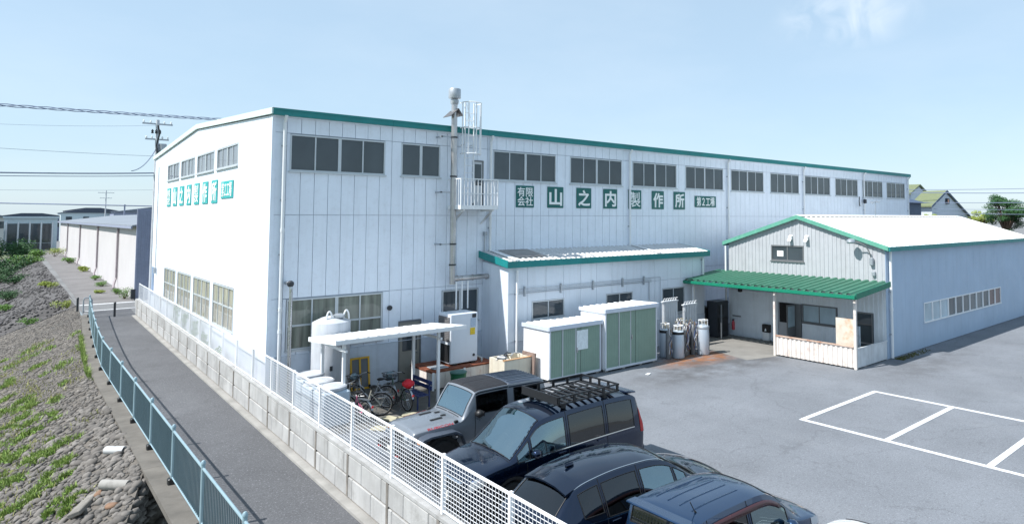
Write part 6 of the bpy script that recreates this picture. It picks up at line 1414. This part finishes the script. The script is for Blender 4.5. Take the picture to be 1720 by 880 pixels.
# pipe rack line on the left skyline
pr_ = thing('pipe_gantry', 'thin horizontal pipe gantry on the left skyline', 'gantry', (0, 150, 0)); q = MB(); q.cyl((-8.0, 150, 8.9), (26, 150, 8.5), .12, n=6); q.build('pipe', M_slate, pr_); 
for x in (-7.9, 12.0): q = MB(); q.cyl((x, 150, 0), (x, 150, 8.9), .14, n=6); q.build('post', M_slate, pr_)

# ------------------------------------------------------------------ utility poles and lines
M_wire = mat('wire', (120, 132, 156), .7, var=0); M_pole = mat('pole_conc', (186, 190, 196), .8, var=.1)
def pole(label, x, y, h, arms, extra=False):
    t = thing('utility_pole', label, 'pole', (x, y, 0), world=False)
    q = MB(); q.cyl((0, 0, 0), (0, 0, h), .17, .11, n=12); q.build('shaft', M_pole, t, smooth=40)
    for z, w_ in arms:
        q = MB(); q.box(-w_, w_, -.05, .05, z-.05, z+.05); a = q.build('crossarm', M_galv, t)
        for u in (-.9, -.45, .45, .9): q = MB(); q.lathe([(.04, .05), (.06, .1), (.05, .2), (.02, .24)], (u*w_, 0, z), 8); q.build('insulator', M_white, a)
    if extra:
        q = MB(); q.cyl((.35, 0, h-2.6), (.35, 0, h-1.7), .24, n=14); q.build('transformer', M_galv, t, smooth=40); q = MB(); q.tube([(0, -.2, h-.4), (.1, -.3, h-1.0), (-.05, -.25, h-1.8), (.05, -.3, h-2.8), (0, -.2, h-3.8)], .05, 6); q.build('cable_bundle', M_black, t)
        for k in range(3): q = MB(); q.lathe([(.05, 0), (.09, .06), (.05, .12), (.09, .18), (.05, .24), (.02, .3)], (-.3+.22*k, -.1, h-1.0), 8); q.build('cutout', M_dark, t)
    return t
pole('utility pole with transformer rising behind the gable end', 1.35, 33.0, 13.0, ((12.7, .9), (11.6, .7)), True)
pole('distant utility pole with crossarm on the left skyline', 11.4, 180, 12.8, ((12.2, 1.6), (10.9, 1.2)))
pole('distant slim pole near the low house', -9.3, 150, 9.6, ())
pole('utility pole beyond the hall at right', 62, 12.5, 9.2, ((9.0, .7),))
def wire(name, a, b_, sag, r, label):
    a, b_ = Vector(a), Vector(b_); pts = []
    for u in np.linspace(0, 1, 28): p = a.lerp(b_, u); p.z -= sag*4*u*(1-u); pts.append(p)
    q = MB(); q.tube(pts, r, 5); return q.build(name, M_wire, label=label, cat='wire')
t = thing('cable_bundle', 'thick twisted cable bundle crossing the sky at upper left', 'cable', (0, 30, 13))
for k in range(3):
    pts = []
    for u in np.linspace(0, 1, 120): a = u*60+k*2.1; pts.append((-13+26.5*u, 30+.06*math.sin(a), 12.65+.75*u-.5*u*(1-u)+.08*math.cos(a))) 
    q = MB(); q.tube(pts, .028, 5); q.build('strand', M_wire, t)
wire('power_line', (-13, 30, 8.65), (1.3, 33, 9.2), .12, .045, 'thick dark service line left of the gable at mid height'); wire('power_line', (-13, 30.5, 8.45), (1.3, 33, 9.0), .1, .025, 'thin service line just under the thick one left of the gable')
wire('power_line', (-13, 31, 10.4), (1.3, 33, 10.4), .1, .012, 'thin upper line left of the gable'); wire('power_line', (-13, 31, 11.6), (1.3, 33, 12.6), .25, .008, 'very thin line just below the thick cable bundle'); wire('power_line', (-13, 31, 7.7), (1.3, 33, 8.0), .1, .008, 'lowest thin line left of the gable')
wire('power_line', (-.6, 28, 9.0), (1.3, 33, 10.9), .35, .03, 'slack drop cable curving from the transformer pole')
for k, (z0, z1, r) in enumerate(((9.2, 9.4, .03), (9.0, 8.7, .04), (7.9, 8.0, .03), (7.3, 7.2, .02), (6.9, 6.7, .02))):
    wire('power_line', (62, 12+.2*k, z0), (70, -24, z1), .45, r, ['topmost power line at the right edge', 'second power line from the top at right', 'third power line from the top at right', 'fourth power line from the top at right', 'lowest power line at right, just above the tree'][k])

# ------------------------------------------------------------------ houses and tree at right
M_lime = mat('lime_roof', (112, 120, 88), .6, var=.08); M_hw = mat('house_grey', (196, 204, 212), .7, var=.05); M_hdark = mat('house_slate', (78, 92, 112), .7, var=.08)
hs = thing('gable_house', 'grey gabled house with a lime green roof beyond the hall', 'house', (68, 6, 0))
q = MB(); q.prism([(63.4, 4, 0), (73.3, 4, 0), (73.3, 4, 6.25), (67.05, 4, 8.75), (63.4, 4, 7.25)], (0, 2.2, 0)); fixn(q.build('wall', M_hw, hs))
q = MB(); q.sheet([(63.0, 3.85, 7.15), (67.05, 3.85, 8.83)], [(63.0, 6.3, 7.15), (67.05, 6.3, 8.83)], (0, 0, .12)); fixn(q.build('roof', M_lime, hs))
q = MB(); q.sheet([(67.05, 3.85, 8.83), (73.6, 3.85, 6.15)], [(67.05, 6.3, 8.83), (73.6, 6.3, 6.15)], (0, 0, .12)); fixn(q.build('roof', M_lime, hs))
q = MB(); q.sheet([(63.0, 3.8, 7.08), (67.05, 3.8, 8.78), (73.6, 3.8, 6.08)], [(63.0, 3.8, 7.28), (67.05, 3.8, 8.98), (73.6, 3.8, 6.28)], (0, .05, 0)); fixn(q.build('verge', M_hdark, hs))
q = MB(); q.cbox(66.9, 67.5, 3.75, 4, 7.5, 8.1, .05); q.build('vent', M_dark, hs); q = MB(); q.box(66.95, 67.2, 3.73, 3.75, 7.6, 8.0); q.build('vent_glass', mat('vent_orange', (210, 150, 120), .5), hs)
h2 = thing('lime_house', 'pale house with a small lime roof peeking out right of the hall', 'house', (74, 10, 0))
q = MB(); q.prism([(70.2, 9, 0), (76.6, 9, 0), (76.6, 9, 8.0), (72.4, 9, 9.75), (70.2, 9, 8.9)], (0, 6, 0)); fixn(q.build('wall', M_hw, h2))
q = MB(); q.sheet([(69.7, 8.8, 8.75), (72.4, 8.8, 9.85)], [(69.7, 15, 8.75), (72.4, 15, 9.85)], (0, 0, .14)); fixn(q.build('roof', M_lime, h2))
q = MB(); q.sheet([(72.4, 8.8, 9.85), (77.0, 8.8, 7.9)], [(72.4, 15, 9.85), (77.0, 15, 7.9)], (0, 0, .14)); fixn(q.build('roof', M_lime, h2))
for z in (7.1, 8.0): q = MB(); q.box(70.12, 70.2, 9.3, 11.2, z, z+.55); q.build('window', M_glass, h2)
h3 = thing('slate_house', 'low slate-blue house with hipped roof beside the hall corner', 'house', (55, 3, 0))
q = MB(); q.box(52.6, 56.6, 2.3, 8, 0, 7.4); q.build('wall', M_hdark, h3); q = MB(); q.add([(52.2, 1.9, 7.4), (57.0, 1.9, 7.4), (57.0, 8.4, 7.4), (52.2, 8.4, 7.4), (54.6, 4, 8.25), (54.6, 6, 8.25)], [(0, 1, 4), (1, 2, 5, 4), (2, 3, 5), (3, 0, 4, 5), (3, 2, 1, 0)]); fixn(q.build('roof', mat('roof_slate', (70, 84, 108), .6, var=.1), h3))
h4 = thing('far_house', 'small white far house between the lime-roofed house and the tree', 'house', (110, 3, 0)); q = MB(); q.box(106, 114, .5, 5, 0, 6.6); q.build('wall', M_hw, h4); q = MB(); q.prism([(105.6, .2, 6.6), (105.6, 5.3, 6.6), (105.6, 2.7, 7.6)], (9, 0, 0)); fixn(q.build('roof', M_hdark, h4)); q = MB(); q.box(105.9, 106, 2, 3.4, 5.4, 6.2); q.build('window', M_glass, h4)

def tree(label, x, y, z0, clumps, n, size, m, trunk_r, trunk_h, name='tree'):
    t = thing(name, label, 'tree', (x, y, z0), world=False); rnd = random.Random(int(x*7+y*3)); q = MB()
    top = Vector((rnd.uniform(-.3, .3), rnd.uniform(-.3, .3), trunk_h)); q.tube([(0, 0, 0), (.1, .05, trunk_h*.4), tuple(top)], [trunk_r, trunk_r*.8, trunk_r*.55], 9)
    for c, r in clumps: q.tube([tuple(top*.75), tuple(top.lerp(Vector(c), .55)+Vector((0, 0, .15))), c], [trunk_r*.4, trunk_r*.25, trunk_r*.1], 6)
    q.build('trunk', mat('bark', (92, 76, 64), .9, var=.2), t, smooth=60); leafcloud(clumps, n, size, rnd, .2).build('crown', m, t)
    return t
def clumpset(seed, n, R, H, cz, rmin, rmax):
    rnd = random.Random(seed); out_ = []
    for k in range(n):
        a = rnd.uniform(0, 6.28); d = R*math.sqrt(rnd.random()); z = cz+rnd.uniform(-1, 1)*H*math.sqrt(max(0, 1-(d/R)**2)); r = rnd.uniform(rmin, rmax); out_.append(((d*math.cos(a), d*math.sin(a), z), (r, r, r*.55)))
    return out_
p = Vector((72, -.4, 0)); tree('big dark pine-like tree with layered crown at the right edge', 72, -.2, 0, clumpset(3, 52, 1.9, 2.1, 6.45, .5, .8), 16000, .13, M_leafd, .16, 5.6)
tree('yellow-green bushy tree left of the big dark tree', 74, 2.9, 0, clumpset(5, 12, 1.0, .8, 5.9, .4, .6), 3500, .12, M_leafy, .2, 5.2)
tree('low green shrub in front of the lime-roofed house', 60, 2.9, 0, clumpset(6, 6, .5, .4, 6.1, .25, .4), 900, .11, M_leafy, .1, 5.9, 'shrub')
# left bank shrubs
def shrub(label, px, py, r, h, m, n=700, size=.09, zadd=0.0, pos=None):
    p = pos or Vector((px, py, bankz(px, py))); t = thing('shrub', label, 'shrub', p, world=False); rnd = random.Random(int(px*3+py)); cl = []
    for k in range(7): a = rnd.uniform(0, 6.28); d = r*.7*rnd.random(); cl.append(((d*math.cos(a), d*math.sin(a), h*rnd.uniform(.3, .75)), (r*.45, r*.45, h*.32)))
    q = MB()
    for c, _ in cl: q.tube([(0, 0, -.1), (c[0]*.5, c[1]*.5, c[2]*.5), c], [.03, .02, .008], 5)
    q.build('stem', mat('bark', (92, 76, 64), .9), t); leafcloud(cl, n, size, rnd).build('foliage', m, t)
shrub('olive shrub at the top of the bank by the hoop barrier', -2.8, 40.67, .9, .9, M_leafy, 1200, .08); shrub('green shrub on the bank below the olive one', -4.76, 40.63, .9, .7, M_leafm, 900, .09); shrub('small green shrub at the left edge of the bank', -6.14, 50.17, .9, .7, M_leafm, 900, .09); shrub('dark green shrub at the left edge under the far bank', -5.87, 59.47, 1.2, .9, M_leafd, 900, .1)
shrub('large dark green bush left of the glazed hall', -6.25, 132.13, 4.0, 4.5, M_leafd, 2600, .28); shrub('second dark bush at the left edge', -6.63, 91.04, 3.0, 3.0, M_leafd, 1800, .25); shrub('bright green bush on the far bank', -4.2, 98.71, 2.2, 1.6, M_leafm, 1500, .2); shrub('mid green bush at the foot of the glazed hall', -2.7, 109.77, 1.6, 1.4, M_leafm, 900, .2); shrub('green bush left of the glazed hall panes', -4.22, 135.0, 2.2, 2.4, M_leafd, 1200, .25); shrub('dark low bush on the far bank slope', -5.61, 73.23, 1.8, 1.2, M_leafd, 1200, .15)
for k, (x, y, r, h, m, l) in enumerate(((-3.6, 52, .9, .6, M_leafy, 'olive shrub near the crest of the far bank'), (-6.0, 58, 1.6, 1.2, M_leafd, 'dark shrub low on the far bank'), (-6.6, 84, 2.2, 2.0, M_leafd, 'dark bush below the glazed hall'), )):
    shrub(l, 500+k*31, y, r, h, m, 900, .1 if y < 60 else .17, pos=Vector((x, y, bankz(x, y))))
for (x, y, r, h, m, l) in ((.35, 37.6, .8, .9, M_leafm, 'bright green weed clump at the warehouse corner'), (.3, 42, .5, .5, M_leafm, 'weed clump at the foot of the first downpipe'), (.1, 50, .6, .5, M_leafm, 'weed clump by the second warehouse bay'), (-.6, 43.5, .45, .3, M_leafy, 'yellowish weed clump in the track'), (.2, 58, .7, .5, M_leafm, 'weed clump by the third warehouse bay'), (.2, 72, .9, .6, M_leafy, 'yellow-green weeds along the warehouse wall'), (.0, 90, 1.2, .8, M_leafm, 'weeds at the fourth downpipe'), (-.6, 112, 1.6, 1.6, M_leafy, 'olive bush at the far end of the track'), (-.3, 1.5+4, .0, 0, None, None)):
    if m: shrub(l, x*7+y, y, r, h, m, 600, .07 if y < 60 else .14, pos=Vector((x, y, 0)))
for k, (y, h, l) in enumerate(((13.6, 1.9, 'tall thin green plant behind the fence below the gable windows'), (11.6, 1.7, 'leafy green plant climbing the fence mesh'), (9.6, 1.6, 'green plant behind the fence right of the climbing one'), (7.6, 1.3, 'lower green plant behind the fence near the gable middle'), (5.2, 1.1, 'small green plant behind the fence close to the corner'))):
    t = thing('wall_plant', l, 'plant', (-.28, y, 0), world=False, group='plants between fence and gable'); rnd = random.Random(k); cl = [((0, rnd.uniform(-.4, .4), h*u), (.13, .32, .22)) for u in (.45, .6, .75, .92)]
    q = MB(); q.tube([(0, 0, 0), (.02, .1, h*.5), (0, 0, h)], .015, 5); q.build('stem', mat('bark', (92, 76, 64), .9), t); leafcloud(cl, 420, .07, rnd).build('foliage', M_leafm, t)
# weeds along the kerb
pts = []
for k in range(1400): y = rg.choice([12.5, 14, 16, 9.5, 18.5])+rg.gauss(0, .6); pts.append((fx(y)-.40+rg.uniform(-.1, .03), y, -.02))
blades(pts, .06, .25, .012, rg).build('kerb_weeds', M_grass, kind='stuff', label='green weeds along the outer kerb of the railing')
pts = [(21.7+rg.random()**2*3.2, -10.75-rg.random()*.4, 0) for k in range(500)]
blades(pts, .02, .06, .02, rg).build('moss_patch', mat('moss', (84, 84, 40), .9, var=.3), kind='stuff', label='mossy patch at the foot of the annex side wall')
